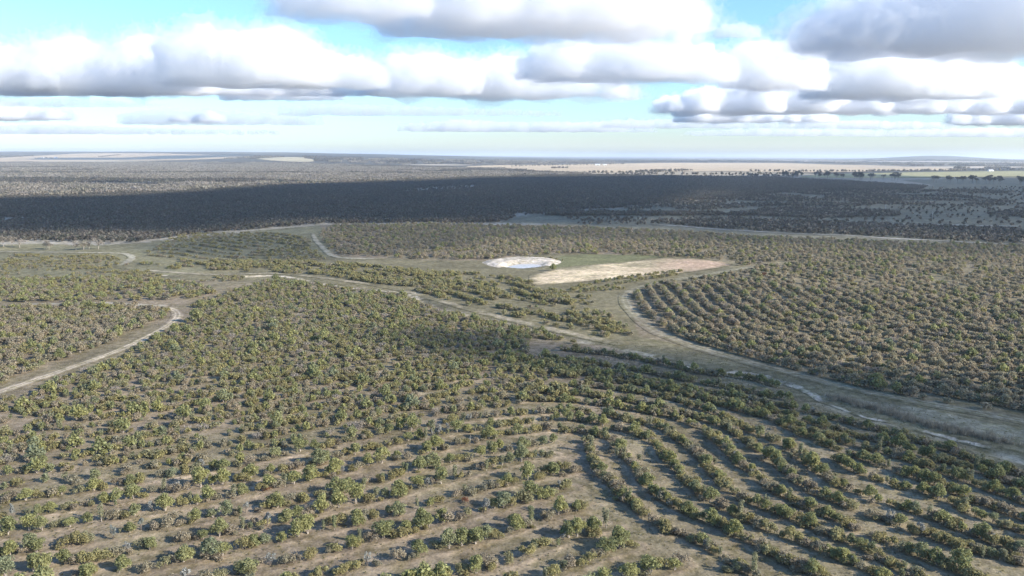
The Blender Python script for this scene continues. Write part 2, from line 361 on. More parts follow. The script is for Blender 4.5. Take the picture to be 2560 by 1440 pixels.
# ------------------------------------------------------------------ ground lines and areas, read off the photograph
px = lambda *a: [tuple(q) for q in a]
ROWS_L = [  # contour rows left of the hinge, topmost first
    [(-300, 1305), (0, 1253), (75, 1250), (150, 1238), (285, 1220), (375, 1200), (550, 1172), (640, 1155), (800, 1120), (1000, 1076), (1150, 1052), (1300, 1035), (1420, 1030)],
    [(-300, 1350), (0, 1298), (125, 1280), (258, 1262), (425, 1230), (575, 1208), (640, 1196), (820, 1150), (1000, 1108), (1150, 1080), (1300, 1058), (1420, 1050)],
    [(-300, 1400), (0, 1340), (140, 1320), (350, 1288), (515, 1258), (640, 1230), (820, 1190), (1000, 1148), (1180, 1105), (1300, 1082), (1385, 1076)],
    [(-300, 1450), (0, 1392), (172, 1362), (362, 1328), (485, 1305), (640, 1280), (820, 1238), (1000, 1190), (1200, 1140), (1300, 1120), (1385, 1108)],
    [(-200, 1495), (0, 1445), (210, 1405), (420, 1362), (640, 1320), (820, 1280), (1000, 1235), (1200, 1180), (1300, 1154), (1385, 1138)],
    [(0, 1500), (225, 1440), (400, 1417), (515, 1392), (640, 1367), (820, 1325), (1000, 1283), (1200, 1228), (1338, 1196), (1436, 1178)],
    [(200, 1530), (420, 1475), (520, 1450), (640, 1428), (820, 1382), (1000, 1335), (1230, 1275), (1345, 1245), (1436, 1222)],
    [(500, 1520), (700, 1468), (880, 1425), (1060, 1385), (1238, 1345), (1330, 1309), (1436, 1277), (1490, 1268)],
    [(900, 1500), (1060, 1462), (1200, 1428), (1299, 1400), (1390, 1357), (1497, 1324), (1537, 1318)],
    [(1150, 1520), (1300, 1470), (1405, 1434), (1476, 1400), (1543, 1379), (1590, 1367)],
    [(1400, 1500), (1500, 1462), (1590, 1440), (1660, 1428), (1708, 1410)],
]
ROWS_R = [  # the fan of rows right of the hinge, innermost first
    [(1470, 1108), (1480, 1140), (1490, 1170), (1515, 1200), (1540, 1222), (1565, 1250), (1600, 1280), (1632, 1307), (1676, 1335), (1733, 1351), (1773, 1380), (1813, 1396), (1854, 1428), (1920, 1470)],
    [(1385, 1076), (1470, 1085), (1530, 1100), (1560, 1140), (1585, 1165), (1600, 1200), (1640, 1235), (1680, 1268), (1761, 1303), (1858, 1347), (1942, 1396), (2027, 1432), (2100, 1470)],
    [(1420, 1050), (1500, 1062), (1600, 1090), (1640, 1112), (1660, 1142), (1681, 1170), (1709, 1202), (1741, 1231), (1773, 1259), (1826, 1285), (1898, 1319), (2003, 1360), (2104, 1400), (2210, 1450)],
    [(1420, 1030), (1500, 1038), (1608, 1061), (1668, 1078), (1709, 1110), (1741, 1138), (1773, 1170), (1797, 1206), (1842, 1239), (1874, 1259), (1955, 1289), (2043, 1327), (2152, 1372), (2245, 1424), (2330, 1470)],
    [(1300, 1003), (1400, 1004), (1480, 1010), (1600, 1030), (1689, 1045), (1769, 1082), (1809, 1122), (1842, 1154), (1874, 1182), (1906, 1211), (1942, 1235), (1987, 1259), (2055, 1287), (2152, 1331), (2265, 1380), (2398, 1436), (2480, 1470)],
    [(1350, 982), (1460, 990), (1560, 1002), (1640, 1020), (1753, 1049), (1826, 1074), (1882, 1118), (1934, 1155), (1983, 1202), (2027, 1231), (2067, 1251), (2124, 1271), (2229, 1311), (2337, 1347), (2400, 1372), (2480, 1392), (2600, 1425)],
    [(1420, 965), (1540, 975), (1640, 990), (1750, 1020), (1882, 1085), (1947, 1106), (1987, 1138), (2035, 1174), (2075, 1208), (2128, 1229), (2220, 1263), (2325, 1295), (2426, 1335), (2527, 1380), (2640, 1425)],
    [(2085, 1146), (2136, 1178), (2176, 1198), (2229, 1215), (2285, 1229), (2337, 1243), (2390, 1263), (2426, 1287), (2478, 1303), (2527, 1323), (2640, 1365)],
    [(1460, 950), (1600, 963), (1700, 977), (1780, 994), (1880, 1030), (1963, 1070), (2027, 1098), (2112, 1138), (2184, 1158), (2285, 1198), (2345, 1215), (2406, 1247), (2527, 1287), (2640, 1335)],
    [(1360, 932), (1500, 942), (1600, 955), (1720, 985), (1842, 1030), (1942, 1049), (2023, 1078), (2083, 1102), (2164, 1126), (2245, 1142), (2305, 1166), (2406, 1202), (2486, 1235), (2547, 1255), (2640, 1290)],
    [(1290, 918), (1400, 926), (1480, 936), (1580, 954), (1721, 994), (1842, 1013), (1963, 1037), (2104, 1086), (2164, 1098), (2245, 1118), (2305, 1142), (2366, 1158), (2446, 1182), (2527, 1215), (2640, 1250)],
    [(1250, 900), (1400, 912), (1500, 927), (1660, 965), (1761, 985), (1862, 1003), (1963, 1018), (2063, 1043), (2116, 1061), (2184, 1075), (2285, 1102), (2345, 1122), (2406, 1142), (2466, 1174), (2580, 1195)],
    [(1350, 893), (1500, 915), (1600, 930), (1700, 949), (1781, 966), (1850, 979), (1922, 994), (1987, 1003)],
    [(1400, 876), (1520, 888), (1600, 902), (1680, 918), (1733, 931), (1781, 938), (1882, 950), (1946, 970)],
]
ROWS_L = [smooth(G(np.array(r)), 2) for r in ROWS_L]; ROWS_R = [smooth(G(np.array(r)), 2) for r in ROWS_R]
TRACKS = [  # name, points, width m, colour, ruts, label
    ('dirt_track', [(-300, 1085), (-100, 1014), (0, 980), (100, 946), (200, 912), (300, 876), (380, 838), (428, 810), (448, 788), (436, 774), (400, 768)], 2.9, (.58, .48, .36), 1, 'pale two-rut dirt track between the left scrub blocks'),
    ('dirt_track', [(1990, 655), (1850, 671), (1750, 690), (1650, 706), (1585, 722), (1560, 736), (1565, 760), (1590, 790), (1630, 825), (1690, 850), (1780, 880), (1900, 914), (2000, 938), (2150, 976), (2300, 1006), (2560, 1052), (2900, 1120)], 4.0, (.28, .25, .18), 1, 'faint pale track along the edge of the right plantation'),
    ('dirt_track', [(-300, 626), (0, 628), (150, 632), (300, 632), (334, 640), (322, 655), (292, 666)], 3.2, (.33, .29, .22), 0, 'pale track hooking round below the lone left trees'),
    ('dirt_track', [(262, 616), (330, 600), (400, 588), (500, 580), (640, 577), (720, 570), (850, 562), (960, 559), (1100, 558)], 4.2, (.33, .29, .22), 0, 'curved pale firebreak along the foot of the dark woodland'),
    ('dirt_track', [(783, 583), (788, 600), (808, 620), (826, 640), (860, 646), (960, 648)], 2.8, (.33, .29, .22), 0, 'short pale track bending at the corner of the plantation'),
    ('dirt_track', [(1630, 562), (1900, 580), (2200, 594), (2560, 613), (3000, 636)], 5.0, (.34, .31, .28), 0, 'thin pale track crossing the shaded right plain'),
    ('dirt_track', [(2050, 557), (2160, 559), (2290, 561), (2560, 566)], 7.0, (.32, .30, .27), 0, 'short pale line on the shaded plain below the poles'),
    ('dirt_track', [(1540, 516), (1640, 514), (1760, 512), (1860, 507)], 10.0, (.30, .28, .25), 0, 'pale edge line in front of the dark right wood'),
    ('dirt_track', [(292, 667), (400, 679), (520, 688), (620, 685), (700, 683), (850, 701), (1000, 722), (1100, 752), (1180, 776), (1300, 805), (1420, 832), (1560, 862)], 3.4, (.31, .26, .185), 0, 'broad pale sandy path following the creek from the left'),
    ('dirt_track', [(40, 762), (150, 760), (260, 758), (340, 762), (420, 767)], 3.5, (.36, .31, .235), 0, 'pale sandy strip along the top of the left scrub block'),
]
CREEK = [(300, 672), (380, 684), (440, 690), (520, 697), (570, 691), (700, 690), (800, 708), (900, 722), (1000, 733), (1050, 745), (1070, 760), (1160, 785), (1300, 815), (1420, 845), (1530, 868), (1640, 890), (1700, 906), (1750, 922), (1800, 932), (1880, 931), (1960, 955), (2020, 980), (2060, 1004), (2110, 1022), (2160, 1043), (2250, 1062), (2350, 1092), (2480, 1130), (2640, 1170)]
CREEKW = smooth(G(np.array(CREEK)), 2)
def hgt(x, y):
    x = np.asarray(x, float); y = np.asarray(y, float); z = hgt0(x, y)
    m = (y > 60) & (y < 560) & (np.abs(x) < 320)
    if m.any():
        d, _ = dseg(x[m], y[m], CREEKW); z = np.array(z); z[m] -= .9 * np.exp(-(d / 2.2) ** 2) * (0.6 + .4 * np.sin(x[m] * .13))
    return z
C = lambda *a: np.array(a)
BARE, GRASS, KHAKI, WOODF = C(.215, .168, .115), C(.17, .145, .085), C(.185, .155, .10), C(.15, .125, .095)
CREAM, PINK, STRAW, GREENF = C(.56, .44, .295), C(.46, .32, .225), C(.49, .38, .26), C(.34, .31, .165)
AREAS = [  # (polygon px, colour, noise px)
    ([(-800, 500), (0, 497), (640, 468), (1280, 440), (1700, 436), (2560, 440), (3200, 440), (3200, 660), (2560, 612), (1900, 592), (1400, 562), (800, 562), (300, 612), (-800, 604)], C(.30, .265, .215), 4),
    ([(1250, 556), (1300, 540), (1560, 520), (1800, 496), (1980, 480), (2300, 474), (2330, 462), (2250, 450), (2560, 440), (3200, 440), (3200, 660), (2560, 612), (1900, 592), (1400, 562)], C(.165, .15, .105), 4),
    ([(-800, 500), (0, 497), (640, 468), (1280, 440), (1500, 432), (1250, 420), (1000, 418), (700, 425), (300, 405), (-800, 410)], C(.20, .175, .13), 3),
    ([(-800, 604), (300, 612), (800, 562), (830, 640), (900, 700), (300, 700), (-800, 700)], C(.175, .155, .09), 6),
    ([(800, 640), (1000, 648), (1210, 652), (1330, 636), (1480, 632), (1700, 638), (1870, 662), (1840, 690), (1650, 712), (1560, 730), (1600, 840), (1800, 890), (2560, 1060), (2900, 1130), (2900, 1230), (2560, 1190), (2200, 1060), (1900, 960), (1500, 860), (1200, 790), (900, 720), (600, 700), (400, 690), (600, 670)], GRASS, 8),
    ([(1370, 672), (1400, 640), (1500, 634), (1680, 640), (1560, 655), (1450, 664)], C(.15, .145, .07), 4),
    ([(2100, 990), (2300, 1020), (2560, 1075), (2900, 1150), (2900, 1180), (2560, 1110), (2250, 1050)], C(.23, .205, .14), 8),
]
FIELDS = [
    ('field', [(1168, 417), (1290, 413), (1560, 410), (1750, 406), (1960, 408), (2200, 414), (2390, 423), (2400, 426), (2200, 427), (2080, 431), (1990, 432), (1830, 428), (1560, 431), (1400, 434), (1250, 424)], STRAW, 'large pale stubble field beyond the dark woodland'),
    ('field', [(1400, 434), (1560, 432), (1830, 429), (1990, 433), (2080, 440), (1900, 442), (1560, 440)], C(.36, .30, .22), 'narrow tan paddock in front of the large stubble field'),
    ('field', [(2000, 444), (2060, 437), (2250, 432), (2400, 430), (2560, 428), (3000, 428), (3000, 441), (2560, 441), (2260, 445), (2120, 446)], GREENF, 'yellow-green paddock behind the tall tree row'),
    ('field', [(-400, 406), (-100, 398), (60, 393), (150, 386), (300, 383), (450, 385), (600, 389), (660, 391), (580, 396), (420, 402), (300, 402), (130, 404)], STRAW, 'pale stubble hillside at the left horizon'),
    ('field', [(640, 398), (690, 394), (740, 393), (785, 400), (780, 406), (700, 404)], C(.44, .38, .26), 'small cream field right of the stubble hillside'),
    ('field', [(1840, 403), (1960, 401), (2300, 404), (2560, 406), (2900, 408), (2900, 411), (2560, 409), (2200, 408)], C(.42, .36, .31), 'thin pale field strip below the right horizon'),
    ('field', [(2080, 417), (2300, 417.5), (2560, 417), (2560, 420), (2300, 421)], C(.46, .38, .30), 'tan field strip behind the white shed at the right'),
    ('field', [(1000, 413), (1100, 411), (1200, 413), (1130, 415)], C(.42, .36, .29), 'thin pale strip left of the large stubble field'),
    ('field', [(130, 403), (300, 402.5), (420, 403), (300, 405), (60, 406)], C(.42, .36, .27), 'tan strip at the foot of the stubble hillside'),
]
FIELDW = [(n, smooth(np.vstack([G(np.array(p)), G(np.array(p))[:1]]), 1), c, l) for n, p, c, l in FIELDS]
def ground_colour(x, y):
    r = np.hypot(x, y); ax, ay = pix(x, y, hgt0(x, y))
    c = np.broadcast_to(BARE, (len(x), 3)).copy()
    g = sm(-.35, .45, fbm2(x, y, 28., 2.2, 3))[:, None]; c = c * (1 - g * .6) + GRASS * g * .6
    rs = sm(1450, 1650, ax + (ay - 1100) * .3)[:, None]; c = c * (1 - .55 * rs) + GRASS * 1.08 * .55 * rs
    far = sm(2200, 3000, r)[:, None]; fc = C(.085, .08, .065) * (1 + .35 * fbm2(x, y, 1500., 3.3, 3)[:, None])
    c = c * (1 - far) + fc * far
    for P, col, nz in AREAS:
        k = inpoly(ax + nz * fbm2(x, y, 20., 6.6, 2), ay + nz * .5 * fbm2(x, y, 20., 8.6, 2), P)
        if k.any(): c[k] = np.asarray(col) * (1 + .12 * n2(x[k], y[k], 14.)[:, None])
    return np.clip(c, .01, .9)
DAM = smooth(G(np.array([(1206, 657), (1222, 650), (1250, 647), (1296, 642), (1330, 644), (1372, 645), (1406, 654), (1392, 661), (1356, 668), (1326, 671), (1298, 673), (1262, 669), (1238, 668), (1206, 657)])), 1)
DAMI = DAM.mean(0) + (DAM - DAM.mean(0)) * .86
# the ground: one sheet out to the horizon
an = np.r_[np.linspace(-180, -52, 24), np.arange(-50, 50.01, .2), np.linspace(52, 180, 24)]
ra = np.r_[0.5, 20, 35, np.geomspace(50, 520, 520), np.geomspace(530, 60000, 300)]
A_, R_ = np.meshgrid(np.radians(an), ra, indexing='ij'); gx = (R_ * np.sin(A_)).ravel(); gy = (R_ * np.cos(A_)).ravel()
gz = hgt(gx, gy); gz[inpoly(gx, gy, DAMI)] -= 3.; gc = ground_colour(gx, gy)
near = np.where((gy > 60) & (gy < 330) & (np.abs(gx) < 260))[0]
fur = np.zeros(len(near))
for row in ROWS_L + ROWS_R:
    lo, hi = row.min(0) - 4, row.max(0) + 4; q = (gx[near] > lo[0]) & (gx[near] < hi[0]) & (gy[near] > lo[1]) & (gy[near] < hi[1])
    if not q.any(): continue
    d, s = dseg(gx[near][q], gy[near][q], row); e = d * np.sign(s)
    v = np.exp(-((np.abs(d) - 1.5) / .55) ** 2) * (.75 + .9 * n2(gx[near][q], gy[near][q], 6., 3.))
    fur[q] = np.maximum(fur[q], np.clip(v, 0, 1) * np.where(gx[near][q] < 30, 1, .55))
gc[near] = gc[near] * (1 - .8 * fur[:, None]) + C(.33, .25, .172) * .8 * fur[:, None]; gz[near] += .14 * fur
cb, _ = dseg(gx[near], gy[near], CREEKW); cw = np.exp(-(cb / 2.0) ** 2) * sm(-.2, .5, n2(gx[near], gy[near], 9., 5.) + .1)
gc[near] = gc[near] * (1 - .6 * cw[:, None]) + C(.42, .37, .29) * .6 * cw[:, None]
na, nr = len(an), len(ra); I = np.arange(na * nr).reshape(na, nr)
quads = np.stack([I[:-1, :-1], I[1:, :-1], I[1:, 1:], I[:-1, 1:]], -1).reshape(-1, 4)[:, ::-1]
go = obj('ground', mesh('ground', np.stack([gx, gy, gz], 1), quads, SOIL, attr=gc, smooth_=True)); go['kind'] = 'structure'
print('ground', round(time.time() - T0, 1))
def ribbon(name, P, width, col, ruts, label, lift=.03, nx=15, edge_noise=.5, ends=.06, broken=0):
    P = resample(smooth(P, 2), max(width * .35, .9)); t = np.gradient(P, axis=0); t /= np.linalg.norm(t, axis=1, keepdims=True) + 1e-9
    nrm = np.stack([-t[:, 1], t[:, 0]], 1); u = np.linspace(-1, 1, nx)
    W = width * (1 + .22 * n2(P[:, 0], P[:, 1], width * 5, 2.))
    X = P[:, None, 0] + nrm[:, None, 0] * u[None] * W[:, None] * .75; Y = P[:, None, 1] + nrm[:, None, 1] * u[None] * W[:, None] * .75
    x, y = X.ravel(), Y.ravel(); uu = np.broadcast_to(u, X.shape).ravel()
    gcol = ground_colour(x, y); m = 1 - sm(.45, .95, np.abs(uu) + edge_noise * .5 * fbm2(x, y, width * 1.2, 4., 3))
    if ruts: m = np.maximum(m * .38, m * np.exp(-((np.abs(uu) - .32) / .13) ** 2) * 1.25)
    if broken: m = m * sm(-.45, .25, fbm2(x, y, broken, 2.6, 3))
    s = np.linspace(0, 1, len(P)); f = np.minimum(sm(0, ends, s), sm(1, 1 - ends, s)); m = m * np.repeat(f, nx)
    m = np.clip(m, 0, 1)[:, None] * (0.85 + .25 * n2(x, y, 11., 8.)[:, None])
    c = gcol * (1 - m) + np.array(col) * m
    I = np.arange(len(P) * nx).reshape(len(P), nx); q = np.stack([I[:-1, :-1], I[1:, :-1], I[1:, 1:], I[:-1, 1:]], -1).reshape(-1, 4)[:, ::-1]
    rr = np.hypot(x, y); z = hgt(x, y) + lift + rr * 2.5e-4 + .04 * sm(1, .6, np.abs(uu))
    o = obj(name, mesh(name, np.stack([x, y, z], 1), q, SOIL, attr=np.clip(c, .01, .9), smooth_=True)); return tag(o, label, None, None, 'structure')
for n, p, wd, c, ru, lb in TRACKS: ribbon(n, G(np.array(p)), wd, c, ru, lb, edge_noise=.9, broken=18. if 'broad' in lb else 0)
for p, wd, lb in [([(372, 683), (400, 686), (445, 691)], 2.2, 'cream sand scar at the head of the creek'), ([(515, 698), (570, 691), (640, 689), (700, 689), (760, 700), (800, 707), (850, 715), (900, 721), (960, 728), (1010, 733), (1050, 744), (1068, 760)], 2.4, 'cream eroded bank winding along the upper creek'),
                  ([(1640, 889), (1690, 903), (1740, 918), (1760, 927)], 1.5, 'thin pale creek cut beside the dark shrubs'), ([(1790, 935), (1815, 930), (1850, 927), (1890, 932), (1935, 944)], 1.6, 'pale eroded creek head below the right plantation'),
                  ([(1960, 954), (2010, 972), (2040, 990), (2065, 1006)], 1.9, 'bright white sand scar in the creek at the right'), ([(2065, 1006), (2110, 1022), (2160, 1043), (2230, 1056)], 1.0, 'narrow pale creek line past the dry reeds'), ([(2290, 1072), (2380, 1095), (2480, 1118)], 1.2, 'short pale streak in the creek bed near the right edge')]:
    ribbon('creek_bed', G(np.array(p)), wd, (.50, .42, .325), 0, lb, lift=.045, edge_noise=1.7, ends=.2, broken=0 if 'bright' in lb else 5.)
def sheet(name, P, col, label, lift, step, colfn=None, zfn=None, kind='structure', feather=1.0):
    lo, hi = P.min(0), P.max(0); nx_ = int(min(160, (hi[0] - lo[0]) / step + 2)); ny_ = int(min(160, (hi[1] - lo[1]) / step + 2))
    X, Y = np.meshgrid(np.linspace(lo[0], hi[0], nx_), np.linspace(lo[1], hi[1], ny_), indexing='ij'); x, y = X.ravel(), Y.ravel()
    ins = inpoly(x, y, P); d, _ = dseg(x, y, P, True); d = np.where(ins, d, -d)
    I = np.arange(nx_ * ny_).reshape(nx_, ny_); q = np.stack([I[:-1, :-1], I[1:, :-1], I[1:, 1:], I[:-1, 1:]], -1).reshape(-1, 4)
    q = q[ins[q].any(1)]
    c = colfn(x, y, d) if colfn else np.clip(np.array(col) * (1 + .10 * n2(x, y, 300., 2.)[:, None] + .06 * n2(x, y, 60., 3.)[:, None]), .01, .9)
    z = hgt(x, y) + (zfn(x, y, d) if zfn else 0) + lift
    use = np.unique(q); mp = -np.ones(len(x), int); mp[use] = np.arange(len(use))
    o = obj(name, mesh(name, np.stack([x, y, z], 1)[use], mp[q], SOIL, attr=c[use], smooth_=True)); return tag(o, label, None, None, kind)
for n, P, c, l in FIELDW:
    sheet(n, P, c, l, .6 + np.hypot(*P.mean(0)) * 2.5e-4, max(12., (P.max(0) - P.min(0)).max() / 150))
# the bare clay patch below the dam
CLAY = smooth(G(np.array([(1322, 690), (1328, 708), (1350, 714), (1420, 708), (1500, 701), (1650, 688), (1780, 673), (1838, 661), (1790, 652), (1690, 645), (1620, 650), (1530, 660), (1450, 667), (1380, 676), (1322, 690)])), 1)
LOWE = G(np.array([(1335, 713), (1420, 708), (1500, 701), (1650, 688), (1780, 673), (1838, 661)]))
def clay_colour(x, y, d):
    ax, ay = pix(x, y); g = ground_colour(x, y)
    c = CREAM * (1 + .2 * fbm2(x, y, 12., 2., 3)[:, None]); p = sm(1560, 1740, ax)[:, None] * sm(690, 665, ay)[:, None]; c = c * (1 - p) + PINK * p
    dl, _ = dseg(x, y, LOWE); nz = fbm2(x, y, 10., 7., 3)
    gr = sm(.0, .5, nz + .15 - 1.2 * np.abs(dl - 9.5) / 4.) * .7
    gr = np.maximum(gr, sm(.1, .55, fbm2(x * .6, y, 20., 3., 3) + sm(12, 34, dl) * .55 - .25) * (1 - .8 * sm(1600, 1720, ax)) * .6)[:, None]
    c = c * (1 - gr) + C(.20, .18, .10) * gr
    e = sm(-1.5, 5., d + 3 * fbm2(x, y, 8., 1., 2))[:, None]
    return np.clip(g * (1 - e) + c * e, .01, .9)
sheet('clearing', CLAY, None, 'bare cream and pink clay patch beside the farm dam', .15, 1.2, clay_colour)
# the farm dam: a clay bank round a small pond
dcx, dcy = DAM.mean(0)
POND = smooth(G(np.array([(1270, 666), (1292, 659), (1330, 657), (1352, 660), (1344, 667), (1320, 671), (1288, 671), (1270, 666)])), 1)
def dam_z(x, y, d):
    pd, _ = dseg(x, y, POND, True); pi_ = inpoly(x, y, POND); pdd = np.where(pi_, -pd, pd)
    return 1.1 * np.clip(d / 4.5, -.05, 1) * (.9 + .3 * n2(x, y, 9.)) - 1.9 * sm(7, -2, pdd)
def dam_col(x, y, d):
    v = C(.50, .425, .345) * (1 + .16 * fbm2(x, y, 5., 2., 3)[:, None]); k = (sm(.25, .55, fbm2(x, y, 4., 9., 3)) * .6)[:, None]
    return np.clip(v * (1 - k) + C(.22, .19, .14) * k, .02, .9)
dam = sheet('dam_bank', DAM, None, 'pale clay bank of the small farm dam', .08, .9, dam_col, dam_z, 'thing'); dam['category'] = 'dam'
m, t, o_ = newmat('pond_water'); p = N(t, 'BsdfPrincipled'); p.inputs['Base Color'].default_value = (.42, .41, .40, 1); p.inputs['Roughness'].default_value = .2; p.inputs['Specular IOR Level'].default_value = .3
bn = N(t, 'TexNoise'); bn.inputs['Scale'].default_value = 1.5; bp = N(t, 'Bump'); bp.inputs['Strength'].default_value = .05; t.links.new(bn.outputs[0], bp.inputs['Height']); t.links.new(bp.outputs[0], p.inputs['Normal']); t.links.new(p.outputs[0], o_.inputs[0])
PW = DAM.mean(0) + (DAM - DAM.mean(0)) * .8
wz = float(hgt(np.array([POND.mean(0)[0]]), np.array([POND.mean(0)[1]]))[0]) - .42
pw = obj('pond_water', mesh('pond_water', [(a, b, wz) for a, b in PW[:-1]], [list(range(len(PW) - 1))], m)); tag(pw, 'pale blue pond water inside the clay dam', None, None, 'structure')
# ------------------------------------------------------------------ plants
def leaves(rs, lobes, n, size, up=.25, shell=.72, aspect=1.5):
    L = np.array(lobes, float); wgt = (L[:, 3] * L[:, 4] * L[:, 5]) ** .667; k = rs.choice(len(L), n, p=wgt / wgt.sum())
    d = rs.normal(size=(n, 3)); d /= np.linalg.norm(d, axis=1, keepdims=True); d[:, 2] = np.where(d[:, 2] < -.5, -d[:, 2], d[:, 2])
    rad = shell + (1 - shell) * rs.rand(n)[:, None] ** .6; rad[rs.rand(n) < .18] *= .6
    p = L[k, :3] + d * rad * L[k, 3:6] + rs.normal(size=(n, 3)) * size * .3
    nn = d + .75 * rs.normal(size=(n, 3)) + np.array([0, 0, up]); nn /= np.linalg.norm(nn, axis=1, keepdims=True)
    a = np.cross(nn, rs.normal(size=(n, 3))); a /= np.linalg.norm(a, axis=1, keepdims=True); b = np.cross(nn, a)
    s = size * rs.uniform(.6, 1.35, n)[:, None]; a *= s * aspect * .5; b *= s * .5
    V = np.stack([p - a - b * .4, p - a * .1 - b, p + a + b * .3, p + b], 1).reshape(-1, 3); V[:, 2] = np.maximum(V[:, 2], .02)
    return V, np.arange(n * 4).reshape(n, 4)
def stem(path, r0, r1, k=5):
    P = np.array(path, float); n = len(P); V = []
    for i, p in enumerate(P):
        r = r0 + (r1 - r0) * i / (n - 1)
        V += [(p[0] + r * math.cos(2 * math.pi * j / k), p[1] + r * math.sin(2 * math.pi * j / k), p[2]) for j in range(k)]
    Fc = [[i * k + j, i * k + (j + 1) % k, (i + 1) * k + (j + 1) % k, (i + 1) * k + j] for i in range(n - 1) for j in range(k)]
    return np.array(V), np.array(Fc)
def join(parts):
    V, Fc, o = [], [], 0
    for v, f in parts: V.append(v); Fc.append(f + o); o += len(v)
    return np.concatenate(V), np.concatenate(Fc)
def shape(kind, seed):
    """lobes of the crown and stems of one plant, metres"""
    rs = np.random.RandomState(seed); lobes, stems = [], []
    if kind in ('green', 'dark', 'dull'):
        h = rs.uniform(2.5, 3.1); n = rs.randint(7, 11)
        for i in range(n):
            a = 2 * math.pi * i / n + rs.uniform(-.5, .5); r = rs.uniform(.35, 1.0); z = h * rs.uniform(.3, .74); q = rs.uniform(.4, .7)
            lobes.append([r * math.cos(a), r * math.sin(a), z, q, q, q * rs.uniform(.8, 1.15)])
        lobes.append([0, 0, h * .72, .7, .7, .65]); lobes.append([.15, -.1, h * .33, .85, .85, .5])
        for l in lobes[::2]: stems.append(([(rs.uniform(-.1, .1), rs.uniform(-.1, .1), -.25), (l[0] * .35, l[1] * .35, h * .3), (l[0] * .8, l[1] * .8, l[2])], .06, .025))
    elif kind in ('olive', 'grey', 'rust'):
        h = rs.uniform(1.5, 2.0); n = rs.randint(5, 9)
        for i in range(n):
            a = rs.uniform(0, 6.28); r = rs.uniform(.2, 1.0); q = rs.uniform(.42, .72)
            lobes.append([r * math.cos(a), r * math.sin(a), h * rs.uniform(.28, .62), q, q, q * rs.uniform(.75, 1.15)])
        for l in lobes: stems.append(([(l[0] * .15, l[1] * .15, -.2), (l[0] * .5, l[1] * .5, l[2] * .5), (l[0], l[1], l[2] + l[5] * .5)], .035, .012))
    elif kind == 'silver':
        n = rs.randint(5, 8)
        for i in range(n):
            a = rs.uniform(0, 6.28); r = rs.uniform(.1, .6); h = rs.uniform(1.0, 2.3)
            lobes.append([r * math.cos(a), r * math.sin(a), h, .26, .26, .45])
            stems.append(([(0, 0, -.2), (r * .5 * math.cos(a), r * .5 * math.sin(a), h * .5), (r * math.cos(a), r * math.sin(a), h)], .04, .02))
    elif kind == 'sapling':
        n = rs.randint(3, 5)
        for i in range(n):
            a = rs.uniform(0, 6.28); r = rs.uniform(.05, .5); h = rs.uniform(1.6, 3.0)
            for f in (.4, .65, .9): lobes.append([r * f * math.cos(a), r * f * math.sin(a), h * f, .34, .34, .5])
            stems.append(([(0, 0, -.2), (r * .5 * math.cos(a), r * .5 * math.sin(a), h * .5), (r * math.cos(a), r * math.sin(a), h * .95)], .045, .015))
    return lobes, stems
def crown_mesh(kind, seed, n, size):
    lobes, stems = shape(kind, seed); rs = np.random.RandomState(seed + 77); V, Fc = leaves(rs, lobes, n, size, shell=.55 if kind == 'grey' else .72)
    return mesh('crown', V, Fc, LEAF[kind])
def stem_mesh(kind, seed):
    lobes, stems = shape(kind, seed); V, Fc = join([stem(*s) for s in stems])
    return mesh('stems', V, Fc, PALEBARK if kind in ('green', 'sapling') else BARK, smooth_=True)
def whole_mesh(kind, seed, n, size, k=3, mat=None, stems_=True):
    lobes, stems = shape(kind, seed); rs = np.random.RandomState(seed + 77); V, Fc = leaves(rs, lobes, n, size); mi = np.zeros(len(Fc), int)
    if stems_:
        V2, F2 = join([stem(s[0], s[1] * 1.3, s[2] * 1.5, k) for s in stems[:4]]); Fc = np.concatenate([Fc, F2 + len(V)]); V = np.concatenate([V, V2]); mi = np.r_[mi, np.ones(len(F2), int)]
    return mesh(kind + '_plant', V, Fc, [LEAF[mat or kind], PALEBARK if kind == 'green' else BARK], mi)
def patch_mesh(seed, n, span, hgt_, mat, q=14):
    rs = np.random.RandomState(seed); parts = []
    for i in range(n):
        x, y = rs.uniform(-span / 2, span / 2, 2); s = rs.uniform(.7, 1.3) * hgt_
        V, Fc = leaves(rs, [[x, y, s * .6, s * .38, s * .38, s * .32], [x + rs.normal() * .5, y + rs.normal() * .5, s * .75, s * .25, s * .25, s * .25]], q, s * .42); parts.append((V, Fc))
    V, Fc = join(parts); return mesh('woodland_patch', V, Fc, LEAF[mat])
NEAR = {k: [(crown_mesh(k, 10 * i + 3, int(n * (.55, 1.1, .85, 1.2, .7, 1.)[i % 6]), s * (1.05, .9, 1.1, .95, 1., .85)[i % 6]), stem_mesh(k, 10 * i + 3)) for i in range(v)] for k, n, s, v in
        (('green', 1500, .19, 6), ('olive', 950, .17, 5), ('grey', 800, .155, 5), ('silver', 500, .15, 3), ('sapling', 600, .16, 3), ('rust', 420, .18, 1))}
MID = {k: [whole_mesh(k, 10 * i + 3, n, s) for i in range(v)] for k, n, s, v in (('green', 330, .33, 4), ('olive', 260, .27, 4), ('grey', 250, .25, 4), ('silver', 200, .22, 2), ('sapling', 220, .25, 2))}
def twig_mesh(seed):
    lobes, stems = shape('olive', seed); V, Fc = leaves(np.random.RandomState(seed), lobes, 150, .07, shell=.3, aspect=9.); V2, F2 = join([stem(q[0], q[1], q[2], 3) for q in stems])
    return mesh('dead_twigs', np.concatenate([V, V2]), np.concatenate([Fc, F2 + len(V)]), LEAF['twig'])
MID['tan'] = [whole_mesh(('olive', 'green', 'olive', 'green')[i], 310 + 10 * i, 300, .27, mat='tan') for i in range(4)]
MID['twig'] = [twig_mesh(5), twig_mesh(6)]
